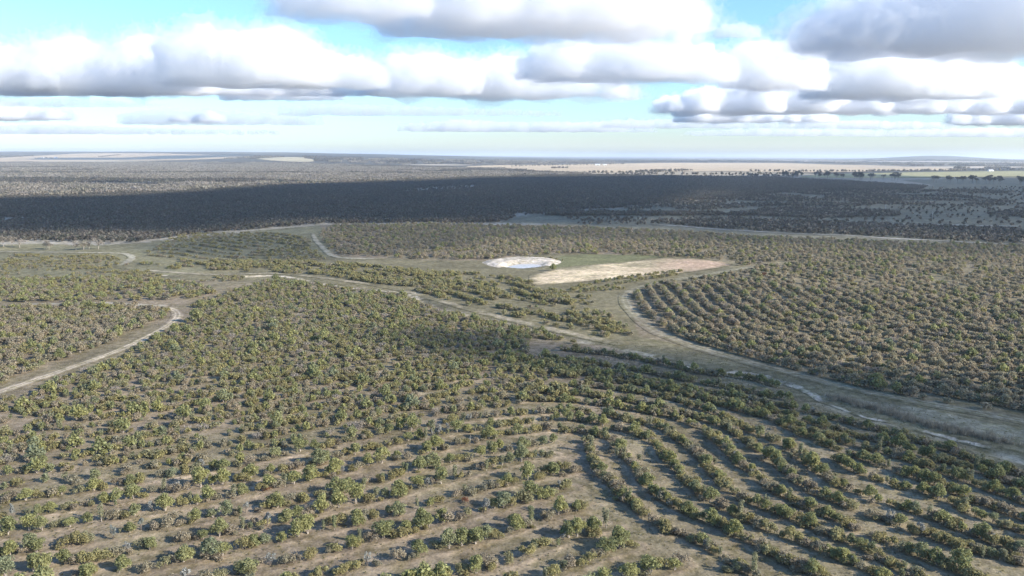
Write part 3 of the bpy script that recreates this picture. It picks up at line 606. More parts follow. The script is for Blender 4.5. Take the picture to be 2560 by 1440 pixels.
FAR = {k: [whole_mesh(k, 10 * i + 3, n, s, stems_=False) for i in range(3)] for k, n, s in (('dark', 64, .85), ('dull', 64, .85))}
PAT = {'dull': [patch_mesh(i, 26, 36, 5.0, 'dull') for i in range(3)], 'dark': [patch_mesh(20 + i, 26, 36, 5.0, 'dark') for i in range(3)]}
_protos = {}
def proto(me):
    if me.name not in _protos:
        _protos[me.name] = bpy.data.objects.new('plant_source', me)     # never linked: only a source for the masses below
    return _protos[me.name]
def mass(name, pts, sc_, idx, meshes, label, seed=0, squash=None):
    """a mass of plants nobody could count: one object"""
    n = len(pts); rs = np.random.RandomState(seed); x, y = np.asarray(pts, float).T
    me = bpy.data.meshes.new(name); me.vertices.add(n); me.vertices.foreach_set('co', np.stack([x, y, hgt(x, y) - .05], 1).astype(np.float32).ravel())
    for nm, ty, v in (('sc', 'FLOAT', np.asarray(sc_, np.float32)), ('rot', 'FLOAT', rs.uniform(0, 6.28, n).astype(np.float32)), ('pi', 'INT', np.asarray(idx, np.int32))):
        a = me.attributes.new(nm, ty, 'POINT'); a.data.foreach_set('value', v)
    o = obj(name, me); ng = bpy.data.node_groups.new(name, 'GeometryNodeTree')
    ng.interface.new_socket('Geometry', in_out='INPUT', socket_type='NodeSocketGeometry'); ng.interface.new_socket('Geometry', in_out='OUTPUT', socket_type='NodeSocketGeometry')
    nd = ng.nodes.new; L = ng.links.new; gi, gq, jn = nd('NodeGroupInput'), nd('NodeGroupOutput'), nd('GeometryNodeJoinGeometry')
    def attr(nm, ty):
        a = nd('GeometryNodeInputNamedAttribute'); a.data_type = ty; a.inputs[0].default_value = nm; return a.outputs[0]
    s_, r_, p_ = attr('sc', 'FLOAT'), attr('rot', 'FLOAT'), attr('pi', 'INT')
    cx = nd('ShaderNodeCombineXYZ'); L(r_, cx.inputs[2]); er = nd('FunctionNodeEulerToRotation'); L(cx.outputs[0], er.inputs[0])
    for k, mm in enumerate(meshes):
        oi = nd('GeometryNodeObjectInfo'); oi.inputs['Object'].default_value = proto(mm); ti = nd('GeometryNodeGeometryToInstance'); L(oi.outputs['Geometry'], ti.inputs[0])
        cp = nd('FunctionNodeCompare'); cp.data_type = 'INT'; cp.operation = 'EQUAL'
        ia = [i for i in cp.inputs if i.type == 'INT']; L(p_, ia[0]); ia[1].default_value = k
        io = nd('GeometryNodeInstanceOnPoints'); L(gi.outputs[0], io.inputs['Points']); L(cp.outputs[0], io.inputs['Selection']); L(ti.outputs[0], io.inputs['Instance'])
        L(er.outputs[0], io.inputs['Rotation']); L(s_, io.inputs['Scale']); L(io.outputs[0], jn.inputs[0])
    L(jn.outputs[0], gq.inputs[0]); mo = o.modifiers.new('scatter', 'NODES'); mo.node_group = ng
    return tag(o, label, None, None, 'stuff')
def fill(poly, step, seed, keep=None):
    """jittered places inside a photograph polygon"""
    W = G(np.array(resample(np.vstack([poly, poly[:1]]), 60))); lo, hi = W.min(0), W.max(0); rs = np.random.RandomState(seed)
    X, Y = np.meshgrid(np.arange(lo[0], hi[0], step), np.arange(lo[1], hi[1], step)); x = X.ravel() + rs.uniform(-.5, .5, X.size) * step; y = Y.ravel() + rs.uniform(-.5, .5, X.size) * step
    ax, ay = pix(x, y); k = inpoly(ax + 5 * n2(x, y, 9., 1.), ay + 2.5 * n2(x, y, 9., 3.), poly); x, y, ax, ay = x[k], y[k], ax[k], ay[k]
    if keep is not None:
        q = rs.rand(len(x)) < keep(x, y, ax, ay); x, y = x[q], y[q]
    return np.stack([x, y], 1)
ALLT = [smooth(G(np.array(p)), 1) for _, p, *_ in TRACKS]
def snap(P, edge, pitch, off, reach, seed, jit=.4, part=1.0):
    """draw plants together into planted rows that run parallel to this line"""
    rs = np.random.RandomState(seed); x, y = P.T; best = np.full(len(P), 1e9); near = np.zeros_like(P)
    for a, b in zip(edge[:-1], edge[1:]):
        dv = b - a; t = np.clip(((P - a) @ dv) / (dv @ dv + 1e-9), 0, 1); q = a + t[:, None] * dv; d = np.hypot(*(P - q).T); m = d < best
        best = np.where(m, d, best); near = np.where(m[:, None], q, near)
    row = np.round((best - off) / pitch) * pitch + off + rs.normal(size=len(P)) * jit; dirn = (P - near) / np.maximum(best, .1)[:, None]
    use = (best < reach * (.75 + .5 * rs.rand(len(P)))) & (rs.rand(len(P)) < part)
    return np.where(use[:, None], near + dirn * row[:, None], P), use
def clear_tracks(P, m=2.6):
    k = np.ones(len(P), bool)
    for T, tr in zip(ALLT, TRACKS):
        lo, hi = T.min(0) - 12, T.max(0) + 12; q = np.where((P[:, 0] > lo[0]) & (P[:, 0] < hi[0]) & (P[:, 1] > lo[1]) & (P[:, 1] < hi[1]))[0]
        if len(q): d, _ = dseg(P[q, 0], P[q, 1], T); k[q[d < tr[2] * .5 + m - 1.2]] = False
    return P[k]
def kinds(n, table, seed):
    """(index into the flat list of meshes, scale)"""
    rs = np.random.RandomState(seed); ks = list(table); pr = np.array([table[k][0] for k in ks]); flat, start = [], []
    for k in ks: start.append(len(flat)); flat += table[k][1]
    c = rs.choice(len(ks), n, p=pr / pr.sum()); idx = np.array([start[i] + rs.randint(len(table[ks[i]][1])) for i in c])
    s = np.array([rs.uniform(*table[ks[i]][2]) for i in c]); return idx, s, flat
def thicket(name, P, table, label, seed, mul=1.0):
    P = clear_tracks(P); i, s, fl = kinds(len(P), table, seed); mass(name, P, s * mul, i, fl, label, seed); print(name, len(P)); return P
# --- left scrub blocks
BPOLY = [(-500, 1080), (0, 1000), (70, 985), (310, 890), (440, 818), (505, 790), (480, 766), (560, 735), (640, 712), (700, 700), (760, 705), (900, 728), (1000, 740), (1060, 765), (1180, 795), (1300, 818), (1400, 842), (1500, 868), (1560, 884),
         (1480, 875), (1330, 885), (1270, 930), (1290, 990), (1250, 1020), (1150, 1035), (1000, 1060), (800, 1100), (640, 1135), (375, 1180), (150, 1220), (0, 1238), (-500, 1320)]
def keepB(x, y, ax, ay):
    d, s = dseg(x, y, ROWS_L[0]); rows = .5 + .5 * np.cos(2 * math.pi * d / 6.2); d0 = sm(1180, 900, ay)
    return np.clip(.42 + .3 * d0 + .5 * n2(x, y, 18., 2.), 0, 1) * np.where((ax > 1320) & (ay > 850), sm(-.1, .3, n2(x, y, 14., 5.) + .15), 1)
TB = {'big': (.02, MID['green'], (1.0, 1.35)), 'twig': (.025, MID['twig'], (.7, 1.3)), 'olive': (.38, MID['olive'], (.6, 1.15)), 'tan': (.16, MID['tan'], (.5, .85)), 'grey': (.20, MID['grey'], (.6, 1.15)), 'green': (.24, MID['green'], (.42, .82)), 'sapling': (.04, MID['sapling'], (.6, .9))}
BP, _ = snap(fill(BPOLY, 1.8, 1, keepB), ROWS_L[0], 6.4, 6.4, 75, 92, .7, .8)
thicket('scrub', BP, TB, 'dense olive and grey scrub filling the left of the slope', 1)
CPOLY = [(-500, 1010), (0, 966), (120, 908), (300, 850), (400, 800), (436, 778), (400, 770), (200, 764), (0, 768), (-500, 775)]
TC = {'big': (.02, MID['green'], (1.0, 1.35)), 'twig': (.025, MID['twig'], (.7, 1.3)), 'grey': (.35, MID['grey'], (.9, 1.5)), 'tan': (.3, MID['tan'], (.7, 1.2)), 'olive': (.28, MID['olive'], (.8, 1.4)), 'green': (.12, MID['green'], (.6, 1.0))}
thicket('scrub', fill(CPOLY, 2.3, 2, lambda x, y, ax, ay: .8 + .55 * n2(x, y, 15.)), TC, 'grey-brown scrub block above the pale left track', 2)
TG = {'green': (.35, MID['green'], (.6, 1.0)), 'olive': (.35, MID['olive'], (.9, 1.4)), 'grey': (.3, MID['grey'], (.9, 1.4))}
thicket('scrub', fill([(-500, 764), (0, 758), (300, 752), (480, 748), (560, 732), (470, 706), (250, 696), (0, 700), (-500, 700)], 2.8, 3, lambda x, y, ax, ay: .85 + .4 * n2(x, y, 20.)), TG, 'belt of greener scrub at the left edge of the slope', 3)
TL = {'olive': (.6, MID['olive'], (.5, 1.1)), 'grey': (.4, MID['grey'], (.5, 1.0))}
thicket('scrub', fill([(-500, 700), (0, 700), (470, 706), (700, 700), (560, 735), (640, 715), (600, 690), (420, 692), (330, 670), (280, 640), (0, 636), (-500, 640)], 2.5, 4, lambda x, y, ax, ay: sm(-.5, .4, fbm2(x, y * 1.6, 26., 3., 3)) * .85), TL, 'low sparse scrub on the khaki flat at the left', 4)
# --- olive shrubs of the middle flat
EPOLY = [(330, 662), (420, 652), (600, 655), (800, 655), (960, 668), (1180, 684), (1290, 700), (1360, 722), (1440, 752), (1540, 800), (1600, 835), (1590, 852), (1480, 842), (1350, 806), (1200, 772), (1060, 735), (950, 712), (800, 690), (680, 682), (520, 675), (400, 672)]
def keepE(x, y, ax, ay):
    d, s = dseg(x, y, CREEKW); rows = .5 + .5 * np.cos(2 * math.pi * d / 9.); return np.clip(sm(-.15, .4, fbm2(x, y, 17., 5., 3) + 1.0 * (rows - .5)), 0, 1) * sm(4, 8, d)
TE = {'olive': (.68, MID['olive'], (.8, 1.5)), 'green': (.17, MID['green'], (.5, .8)), 'grey': (.15, MID['grey'], (.8, 1.3))}
thicket('scrub', fill(EPOLY, 2.1, 5, keepE), TE, 'patchy olive shrubs on the flat between dam and creek', 5)
E2 = np.vstack([resample(G(np.array(q)), 2.0) for q in ([(1405, 735), (1440, 722), (1500, 706), (1600, 691), (1700, 680)], [(1450, 731), (1540, 712), (1620, 698), (1690, 688)], [(1375, 724), (1410, 742), (1470, 748)], [(1390, 748), (1440, 756), (1480, 762)], [(1490, 728), (1560, 722)])])
DV = resample(G(np.array([(1300, 643), (1340, 642.5), (1380, 645), (1404, 652)])), 1.3); DV = DV + np.random.RandomState(66).normal(size=DV.shape) * 1.1
thicket('scrub', DV, TE, 'dark weeds along the far crest of the dam', 66, .42)
thicket('scrub', E2 + np.random.RandomState(6).normal(size=E2.shape) * .8, TE, 'thin lines of olive shrubs below the clay patch', 6, .9)
thicket('scrub', fill([(1240, 880), (1340, 890), (1480, 908), (1470, 985), (1400, 1005), (1260, 1010)], 2.6, 7, lambda x, y, ax, ay: .45 + .7 * n2(x, y, 11., 4.)), TE, 'loose shrubs where the left scrub meets the contour rows', 7)
# --- contour plantation in half shade
g0 = G(np.array([(440, 588), (560, 584), (680, 584), (740, 592), (772, 602)])); g1 = G(np.array([(330, 648), (420, 646), (560, 652), (700, 655), (800, 655)])); GP = []
rs = np.random.RandomState(8)
for f in np.linspace(0, 1, 12):
    q = resample(smooth(g0 * (1 - f) + g1 * f, 2), 1.7); bend = 16 * np.sin(np.linspace(0, 1, len(q)) * math.pi * 1.6 + f * 2); q = q + np.stack([0 * bend, bend * sm(0, .4, f)], 1); GP.append(q[rs.rand(len(q)) < .72 + .3 * n2(q[:, 0], q[:, 1], 12.)])
GP = np.vstack(GP); thicket('scrub', GP + rs.normal(size=GP.shape) * .35, TL, 'dark bushes in curved rows below the firebreak', 8, 1.25)
# --- plantation on the right and behind the dam
DPOLY = [(800, 588), (830, 562), (1100, 562), (1400, 568), (1650, 577), (1900, 594), (2560, 616), (3100, 655), (3100, 1160), (2560, 1055), (2200, 985), (2000, 935), (1800, 880), (1680, 842), (1605, 792), (1572, 728), (1600, 714), (1700, 706), (1800, 690), (1880, 672), (1820, 654), (1650, 641), (1450, 634), (1300, 640), (1200, 650), (1000, 645), (860, 640), (815, 620)]
EDGE = smooth(G(np.array([(1565, 722), (1600, 790), (1680, 842), (1800, 880), (2000, 935), (2200, 985), (2560, 1055), (3100, 1160)])), 2)
def keepD(x, y, ax, ay):
    return np.clip(.82 - .25 * sm(250, 420, np.hypot(x, y)) + .35 * n2(x, y, 22.), 0, 1)
TD = {'big': (.03, MID['green'], (1.0, 1.35)), 'twig': (.05, MID['twig'], (1., 1.6)), 'tan': (.46, MID['tan'], (.9, 1.25)), 'grey': (.28, MID['grey'], (1.05, 1.5)), 'olive': (.10, MID['olive'], (1.0, 1.5)), 'green': (.08, MID['green'], (.65, 1.0))}
DP = fill(DPOLY, 2.35, 9, keepD); q_ = pix(DP[:, 0], DP[:, 1])[0] > 1500
DA, us = snap(DP[q_], EDGE, 6.6, 3.0, 210, 90, .3); DA = DA[~us | (np.random.RandomState(91).rand(len(DA)) < .95)]; DP = np.vstack([DP[~q_], DA]); DP = DP[(np.hypot(DP[:, 0], DP[:, 1]) < 380) | (np.random.RandomState(5).rand(len(DP)) < .62)]
thicket('scrub', DP, TD, 'grey-green plantation scrub spreading over the right slope', 9)
# --- woodland in cloud shade, far lit woodland
IPOLY = [(-600, 500), (0, 496), (640, 468), (1280, 441), (1500, 437), (1700, 441), (1900, 443), (2100, 453), (2320, 466), (2300, 474), (1980, 480), (1860, 492), (1800, 496), (1560, 519), (1380, 529), (1540, 533), (1900, 535), (1900, 540), (1560, 541), (1300, 540), (1250, 556), (1130, 559), (800, 559), (640, 574), (500, 584), (300, 610), (255, 604), (0, 604), (-600, 606)]
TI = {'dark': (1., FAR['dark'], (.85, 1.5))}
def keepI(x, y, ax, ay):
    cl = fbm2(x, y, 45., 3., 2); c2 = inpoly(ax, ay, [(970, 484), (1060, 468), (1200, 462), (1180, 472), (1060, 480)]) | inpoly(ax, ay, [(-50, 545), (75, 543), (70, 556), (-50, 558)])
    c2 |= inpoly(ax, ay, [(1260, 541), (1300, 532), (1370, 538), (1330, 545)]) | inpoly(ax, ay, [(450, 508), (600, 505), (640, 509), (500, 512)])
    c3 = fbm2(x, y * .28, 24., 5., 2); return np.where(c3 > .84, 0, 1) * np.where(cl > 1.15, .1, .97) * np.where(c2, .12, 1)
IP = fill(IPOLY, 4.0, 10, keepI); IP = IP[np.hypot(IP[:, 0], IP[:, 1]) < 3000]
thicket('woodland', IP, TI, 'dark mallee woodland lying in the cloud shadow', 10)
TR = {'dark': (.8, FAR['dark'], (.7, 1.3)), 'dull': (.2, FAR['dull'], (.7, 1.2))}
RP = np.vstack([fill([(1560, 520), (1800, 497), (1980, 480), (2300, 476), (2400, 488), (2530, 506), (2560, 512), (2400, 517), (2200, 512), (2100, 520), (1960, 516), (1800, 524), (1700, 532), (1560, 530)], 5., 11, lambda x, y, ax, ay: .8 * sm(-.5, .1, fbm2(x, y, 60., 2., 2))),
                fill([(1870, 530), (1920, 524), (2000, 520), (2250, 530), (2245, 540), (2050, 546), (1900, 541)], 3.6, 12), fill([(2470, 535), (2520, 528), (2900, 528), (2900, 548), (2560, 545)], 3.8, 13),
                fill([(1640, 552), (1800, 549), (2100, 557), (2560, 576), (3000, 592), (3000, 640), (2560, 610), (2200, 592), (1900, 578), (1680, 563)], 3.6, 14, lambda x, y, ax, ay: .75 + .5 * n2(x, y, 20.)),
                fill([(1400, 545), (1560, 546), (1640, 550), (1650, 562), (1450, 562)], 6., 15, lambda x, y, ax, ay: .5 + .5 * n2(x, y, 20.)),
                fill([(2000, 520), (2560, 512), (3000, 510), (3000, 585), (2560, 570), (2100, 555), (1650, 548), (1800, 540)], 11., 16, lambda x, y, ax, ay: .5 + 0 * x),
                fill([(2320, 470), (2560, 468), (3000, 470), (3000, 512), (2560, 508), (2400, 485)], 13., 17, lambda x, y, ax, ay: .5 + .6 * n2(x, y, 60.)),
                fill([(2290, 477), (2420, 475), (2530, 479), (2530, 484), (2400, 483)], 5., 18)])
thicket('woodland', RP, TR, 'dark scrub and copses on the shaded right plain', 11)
JPOLY = [(-700, 498), (0, 494), (400, 483), (650, 466), (1280, 441), (1500, 436), (1400, 433), (1250, 423), (1000, 416), (780, 410), (700, 408), (300, 407), (0, 408), (-700, 410)]
JP = fill(JPOLY, 30., 19); n_ = len(JP); rj = np.hypot(JP[:, 0], JP[:, 1]); kk = rj < 9000; JP = JP[kk]
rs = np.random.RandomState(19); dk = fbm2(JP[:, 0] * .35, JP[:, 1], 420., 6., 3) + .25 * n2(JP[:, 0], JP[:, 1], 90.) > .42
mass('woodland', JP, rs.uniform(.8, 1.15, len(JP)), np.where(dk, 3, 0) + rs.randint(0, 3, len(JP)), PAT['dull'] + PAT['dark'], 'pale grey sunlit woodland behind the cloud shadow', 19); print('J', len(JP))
KP = np.vstack([fill([(-700, 404), (-700, 394), (0, 392), (60, 391), (640, 392), (900, 396), (1250, 402), (1280, 410), (1000, 412), (640, 398), (580, 398)], 90., 20, lambda x, y, ax, ay: .55 + .5 * fbm2(x, y, 1500., 2., 2)),
                fill([(1250, 404), (1500, 402), (2560, 402), (3200, 404), (3200, 424), (2560, 422), (2400, 421), (2200, 412), (1960, 406), (1600, 406), (1250, 412)], 70., 21, lambda x, y, ax, ay: .5 + .5 * fbm2(x, y, 1100., 2., 2))])
for _, P, _, _ in FIELDW: KP = KP[~inpoly(KP[:, 0], KP[:, 1], P)]
KP = KP[np.hypot(KP[:, 0], KP[:, 1]) < 14000]
mass('woodland', KP, rs.uniform(1.4, 2.2, len(KP)), rs.randint(0, 3, len(KP)) + np.where(rs.rand(len(KP)) < .6, 0, 3), PAT['dark'] + PAT['dull'], 'hazy blue woods out towards the horizon', 20); print('K', len(KP))
LN = [([(1280, 417), (1400, 414), (1560, 411)], 30), ([(1280, 433), (1420, 434), (1560, 433), (1700, 429)], 14), ([(1600, 430), (1730, 427)], 8), ([(1560, 436), (1760, 438), (1900, 437), (1990, 436)], 12), ([(1880, 429), (2000, 430), (2200, 429), (2400, 427)], 12),
      ([(250, 393), (300, 388)], 14), ([(90, 397), (145, 396)], 10), ([(1380, 422), (1420, 421)], 10), ([(2380, 427), (2560, 425)], 14), ([(1870, 441), (1990, 442)], 6)]
LP = np.vstack([resample(G(np.array(q)), s) for q, s in LN]); LP = LP + np.random.RandomState(22).normal(size=LP.shape) * 5
thicket('treeline', LP, {'dull': (.6, FAR['dull'], (2.2, 4.0)), 'dark': (.4, FAR['dark'], (2.2, 3.8))}, 'scattered tree lines along the far paddock edges', 22)
# low herbs and tufts between the rows
HM = [whole_mesh('olive', 200 + i, 60, .3, mat='herb', stems_=False) for i in range(3)]
HP = fill([(-300, 1560), (-300, 1180), (0, 1150), (640, 1080), (1200, 960), (1500, 850), (1750, 880), (2000, 950), (2560, 1080), (2900, 1180), (2900, 1560)], 1.15, 24, lambda x, y, ax, ay: .42 + .6 * n2(x, y, 9., 7.) + .3 * n2(x, y, 2.5, 2.))
rs = np.random.RandomState(24); mass('low_herbs', HP, rs.uniform(.07, .24, len(HP)), rs.randint(0, 3, len(HP)), HM, 'low olive herbs and tufts between the shrub rows', 24); print('herbs', len(HP))
# reeds along the creek
rw = G(np.array([(2085, 995), (2150, 1012), (2230, 1035), (2320, 1062), (2420, 1085), (2520, 1105)])); rp = resample(rw, .45); rs = np.random.RandomState(23)
rp = np.repeat(rp, 3, 0) + rs.normal(size=(len(rp) * 3, 2)) * 1.1
def reed_mesh(seed):
    rs = np.random.RandomState(seed); V, Fc = [], []
    for i in range(46):
        x, y = rs.normal(size=2) * .3; a = rs.uniform(0, 6.28); h = rs.uniform(.6, 1.3); l = rs.normal(size=2) * .25; b = len(V)
        V += [(x - .03 * math.cos(a), y - .03 * math.sin(a), -.1), (x + .03 * math.cos(a), y + .03 * math.sin(a), -.1), (x + l[0], y + l[1], h)]; Fc.append([b, b + 1, b + 2])
    return mesh('reed', V, np.array(Fc), LEAF['reed'])
RM = [reed_mesh(1), reed_mesh(2)]; mass('reeds', rp, rs.uniform(.8, 1.4, len(rp)), rs.randint(0, 2, len(rp)), RM, 'grey-brown dry reeds along the creek bed at the right', 23)
# --- the contour rows: the shrubs that show largest are things of their own
DESC = {'green': ('mallee_tree', 'round green mallee tree', 'tree'), 'olive': ('olive_shrub', 'low olive shrub', 'shrub'), 'grey': ('dry_shrub', 'grey-brown twiggy shrub', 'shrub'),
        'silver': ('silver_shrub', 'silvery white-leaved shrub', 'shrub'), 'sapling': ('slender_sapling', 'slender upright sapling', 'sapling')}
SZ = {'green': (.68, 1.25), 'olive': (.7, 1.25), 'grey': (.65, 1.25), 'silver': (.6, .95), 'sapling': (.65, 1.1)}
ORD = 'first second third fourth fifth sixth seventh eighth ninth tenth eleventh twelfth thirteenth fourteenth fifteenth sixteenth seventeenth eighteenth nineteenth twentieth'.split()
ORD += ['twenty-' + o for o in ORD[:9]] + ['thirtieth'] + ['thirty-' + o for o in ORD[:9]] + ['fortieth']
rs = np.random.RandomState(31); PL = []
for fam, rows in (('L', ROWS_L), ('R', ROWS_R)):
    for ri, row in enumerate(rows):
        P = resample(row, .25); s = rs.uniform(0, 1.5); Ltot = len(P) * .25
        pr = dict(green=.36, olive=.27, grey=.22, silver=.035, sapling=.115) if fam == 'L' else dict(green=.27, olive=.42, grey=.235, silver=.015, sapling=.06)
        while s < Ltot - .3:
            k = rs.choice(list(pr), p=list(pr.values())); z = rs.uniform(*SZ[k]); q = P[int(s / .25)] + rs.normal(size=2) * (.4 if fam == 'L' else .28)
            gap = 0 if rs.rand() > .07 else rs.uniform(.5, 2.)
            z *= .86 if fam == 'R' and k == 'green' else 1; PL.append([fam, ri, k, z, q[0], q[1]]); s += (rs.uniform(.8, 1.45) if fam == 'R' else rs.uniform(1.35, 2.5)) * (.8 if k in ('silver', 'sapling', 'grey') else 1) + gap
            if rs.rand() < .35: k2 = rs.choice(['olive', 'grey', 'olive', 'grey', 'sapling']); PL.append([fam, ri, k2, rs.uniform(.4, .75), q[0] + rs.normal() * 1.0, q[1] + rs.normal() * 1.0])
X = np.array([p[4] for p in PL]); Y = np.array([p[5] for p in PL]); Zg = hgt(X, Y); PX, PY = pix(X, Y, Zg)
infr = (PX > 4) & (PX < 2556) & (PY > 400) & (PY < 1450); size = np.array([p[3] for p in PL]) / np.hypot(X, Y)
single = np.zeros(len(PL), bool)
for k, cap in (('green', 290), ('olive', 270), ('grey', 170), ('silver', 60), ('sapling', 90)):
    c = np.where(infr & (PY > 1040) & np.array([p[2] == k for p in PL]) & (np.array([p[3] for p in PL]) > .6))[0]; single[c[np.argsort(-size[c])][:cap]] = True
nL, nR = len(ROWS_L), len(ROWS_R); ct = {}
for i in sorted(np.where(single)[0], key=lambda i: (PL[i][0], PL[i][1], PX[i])):
    fam, ri, k, z, x, y = PL[i]; nm, ds, cat = DESC[k]; c = ct[(fam, ri, k)] = ct.get((fam, ri, k), -1) + 1
    where = f'left contour row {ORD[nL - 1 - ri]} up from bottom' if fam == 'L' else f'right contour row {ORD[ri]} out from hinge'
    lab = f'{ORD[min(c, len(ORD) - 1)]} {ds} from left in {where}'
    v = rs.randint(len(NEAR[k])); cm_, sm_ = NEAR[k][v]
    e = tag(obj(nm, None, None, (x, y, Zg[i]), 0, (z * rs.uniform(.85, 1.25), z * rs.uniform(.85, 1.15), z * rs.uniform(.8, 1.15))), lab, cat, 'shrubs of the contour rows'); e.empty_display_size = .3
    e.rotation_euler = (rs.normal() * .06, rs.normal() * .06, rs.uniform(0, 6.28))
    obj('crown', cm_, e); obj('stems', sm_, e)
rest = np.where(~single)[0]; names = list(DESC); flat, start = [], {}
for k in names: start[k] = len(flat); flat += [a for a in MID[k]]
mass('row_shrubs', np.stack([X, Y], 1)[rest], [PL[i][3] for i in rest], [start[PL[i][2]] + rs.randint(len(MID[PL[i][2]])) for i in rest], flat, 'smaller and farther shrubs filling out the contour rows', 31)
print('rows', len(PL), single.sum(), round(time.time() - T0, 1))
# --- plants that stand out
def plant(kind, pxy, size, name, label, cat, group=None, v=0, sq=None):
    x, y = G(np.array([pxy]))[0]; z = float(hgt(np.array([x]), np.array([y]))[0])
    cm_, sm_ = NEAR[kind][v % len(NEAR[kind])]; e = tag(obj(name, None, None, (x, y, z), 1.3 * v + .4, size if sq is None else (size, size, size * sq)), label, cat, group)
    obj('crown', cm_, e); obj('stems', sm_, e); return e
plant('green', (1383, 678), 1.5, 'lone_tree', 'lone small tree on the cream clay beside the dam', 'tree', v=1)
plant('green', (490, 806), 1.9, 'round_bush', 'big bright green bush where the left track bends', 'bush', v=2)
plant('green', (2192, 972), 1.7, 'round_bush', 'tall olive-green bush standing proud of the right plantation edge', 'bush', v=3)
plant('green', (690, 704), 1.5, 'lone_tree', 'small dark tree beside the creek bend left of centre', 'tree', v=0)
plant('green', (2400, 1425), 1.35, 'round_bush', 'large bright green bush near the bottom right corner', 'bush', v=4)
plant('green', (150, 898), 1.3, 'round_bush', 'yellow-green bush in the grey scrub above the left track', 'bush', v=3)
for i, q in enumerate([(1163, 1256), (668, 1228), (1910, 690)]):
    plant('rust', q, [.7, .6, 1.3][i], 'dead_shrub', ['rust-red dead shrub in the bottom centre rows', 'rust-brown dead shrub among the left rows', 'dark red dead bush in the right plantation'][i], 'shrub', 'dead shrubs', v=i)
def tree_mesh(seed, h, crown_w, base, kind, nl=520):
    """a taller eucalypt: forked trunk and umbrella crown"""
    rs = np.random.RandomState(seed); lobes, st = [], [([(0, 0, -.4), (rs.normal() * .2, rs.normal() * .2, h * .35), (rs.normal() * .3, rs.normal() * .3, h * .6)], h * .028, h * .016)]
    for i in range(9):
        a = rs.uniform(0, 6.28); r = crown_w * .5 * rs.uniform(.2, .8); z = h * rs.uniform(base, .9); q = crown_w * rs.uniform(.16, .26)
        lobes.append([r * math.cos(a), r * math.sin(a), z, q, q, q * .62]); st.append(([(0, 0, h * .3), (r * .5 * math.cos(a), r * .5 * math.sin(a), h * .52), (r * math.cos(a), r * math.sin(a), z)], h * .014, h * .005))
    V, Fc = leaves(rs, lobes, nl, h * .055); V2, F2 = join([stem(*s) for s in st])
    return mesh('crown', V, Fc, LEAF[kind]), mesh('trunk', V2, F2, PALEBARK)
TT = {'dark': [tree_mesh(50 + i, 19, 15, .5, 'dark') for i in range(4)], 'dull': [tree_mesh(60 + i, 6.5, 7, .45, 'dull') for i in range(4)]}
def trees(line, n, kind, mul, labelf, grp, seed, jit=3.):
    rs = np.random.RandomState(seed); P = resample(G(np.array(line)), 1.); P = P[np.sort(rs.choice(len(P), n, replace=False))] + rs.normal(size=(n, 2)) * jit
    ax, _ = pix(P[:, 0], P[:, 1])
    for j, i in enumerate(np.argsort(ax)):
        x, y = P[i]; z = float(hgt(np.array([x]), np.array([y]))[0]); v = rs.randint(4)
        e = tag(obj('gum_tree', None, None, (x, y, z), rs.uniform(0, 6.28), mul * rs.uniform(.75, 1.15)), labelf(ORD[j]), 'tree', grp)
        obj('crown', TT[kind][v][0], e); obj('trunk', TT[kind][v][1], e)
trees([(1940, 444), (2030, 446), (2100, 448), (2180, 450), (2255, 451)], 36, 'dark', 1., lambda o: f'{o} tall dark tree from left in row before the yellow-green paddock', 'tall dark tree row', 41, 8.)
trees([(2330, 456), (2400, 457), (2480, 459), (2560, 463), (2640, 465)], 34, 'dark', .95, lambda o: f'{o} tall dark tree from left in right-edge tree row', 'tree row at the right edge', 42, 8.)
trees([(-20, 616), (60, 620), (140, 624), (200, 625), (245, 622)], 13, 'dull', 1., lambda o: f'{o} pale-trunked tree from left in clump at left edge', 'sunlit trees at the left edge', 43, 1.5)
trees([(1280, 441), (1450, 441), (1700, 441), (1880, 443)], 18, 'dark', .55, lambda o: f'{o} dark tree from left along far rim of shaded wood', 'trees on the rim of the wood', 44, 8.)
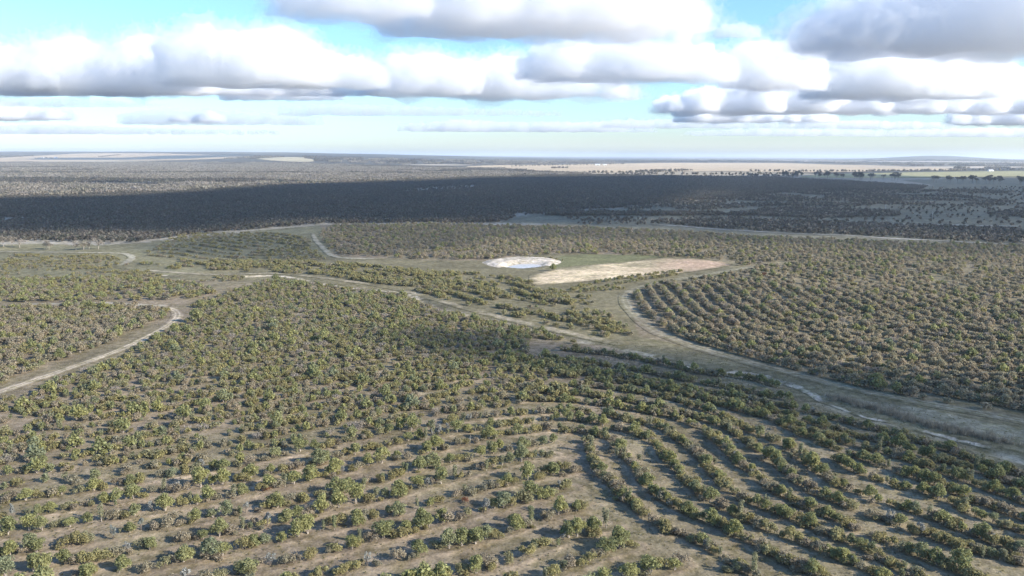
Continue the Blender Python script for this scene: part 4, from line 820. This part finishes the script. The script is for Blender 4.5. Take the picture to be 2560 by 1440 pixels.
# --- farm sheds far off, two poles
WALL = plain('shed_wall', (.72, .70, .66), .6, .05); ROOF = plain('shed_roof', (.78, .78, .78), .45, .05); DOOR = plain('shed_door', (.25, .26, .27), .6, .1)
def box(x0, x1, y0, y1, z0, z1):
    return [(x0, y0, z0), (x1, y0, z0), (x1, y1, z0), (x0, y1, z0), (x0, y0, z1), (x1, y0, z1), (x1, y1, z1), (x0, y1, z1)], [[0, 3, 2, 1], [4, 5, 6, 7], [0, 1, 5, 4], [1, 2, 6, 5], [2, 3, 7, 6], [3, 0, 4, 7]]
def shed(pxy, L_, W_, hh, label, rot=0.):
    x, y = G(np.array([pxy]))[0]; z = float(hgt(np.array([x]), np.array([y]))[0])
    e = tag(obj('farm_shed', None, None, (x, y, z), rot), label, 'shed', 'white farm sheds'); a, b = L_ / 2, W_ / 2
    V, Fc = box(-a, a, -b, b, -.5, hh); V += [(-a, 0, hh + W_ * .22), (a, 0, hh + W_ * .22)]; Fc = [f for f in Fc if f != [4, 5, 6, 7]] + [[4, 8, 7], [5, 6, 9]]
    obj('wall', mesh('wall', V, Fc, WALL), e)
    o = .4; r = hh + W_ * .22 + .15; V = [(-a - o, -b - o, hh - .1), (a + o, -b - o, hh - .1), (a + o, 0, r), (-a - o, 0, r), (a + o, b + o, hh - .1), (-a - o, b + o, hh - .1)]
    V2 = V + [(p[0], p[1], p[2] + .15) for p in V]; obj('roof', mesh('roof', V2, [[0, 3, 2, 1], [3, 5, 4, 2], [6, 7, 8, 9], [9, 8, 10, 11], [0, 1, 7, 6], [4, 5, 11, 10], [1, 2, 8, 7], [2, 4, 10, 8], [0, 6, 9, 3], [3, 9, 11, 5]], ROOF), e)
    V, Fc = box(-a * .35, a * .35, -b - .06, -b + .02, 0, hh * .8); obj('door', mesh('door', V, Fc, DOOR), e)
shed((1494, 414), 30, 14, 6, 'white farm shed beyond the large stubble field, the left one'); shed((1512, 413.6), 22, 12, 5, 'white farm shed beyond the large stubble field, the right one', .3)
shed((2476, 429), 22, 11, 5.5, 'white shed among trees near the right edge', .2)
shed((106, 396), 24, 13, 6, 'white shed on the left hillside, nearer the left edge'); shed((140, 396.5), 24, 13, 6, 'white shed on the left hillside, the farther right of two', .2)
POLE = plain('pole_timber', (.5, .47, .42), .8, .15)
def pole(pxy, hh, label):
    x, y = G(np.array([pxy]))[0]; z = float(hgt(np.array([x]), np.array([y]))[0]); e = tag(obj('utility_pole', None, None, (x, y, z)), label, 'pole', 'poles on the shaded plain')
    V, Fc = stem([(0, 0, -.5), (0, 0, hh)], .22, .16, 8); obj('post', mesh('post', V, Fc, POLE), e)
    V, Fc = box(-1., 1., -.07, .07, hh - .9, hh - .72); obj('crossarm', mesh('crossarm', V, Fc, POLE), e)
pole((2213, 531), 9, 'pale pole on the shaded plain, the farther one'); pole((2330, 548), 7.5, 'pale pole on the shaded plain, nearer the right edge')
# ------------------------------------------------------------------ haze
V, Fc = box(-64000, 64000, -64000, 64000, -30, 150)
m, t, o_ = newmat('haze_air'); v = N(t, 'VolumePrincipled'); v.inputs['Color'].default_value = (.82, .90, 1, 1); v.inputs['Density'].default_value = 5.5e-5; v.inputs['Anisotropy'].default_value = .1
t.links.new(v.outputs[0], o_.inputs['Volume']); ho = obj('haze', mesh('haze', V, Fc, m)); tag(ho, 'pale haze in the air over the plain', None, None, 'stuff')
print('done', round(time.time() - T0, 1), len(bpy.data.objects))
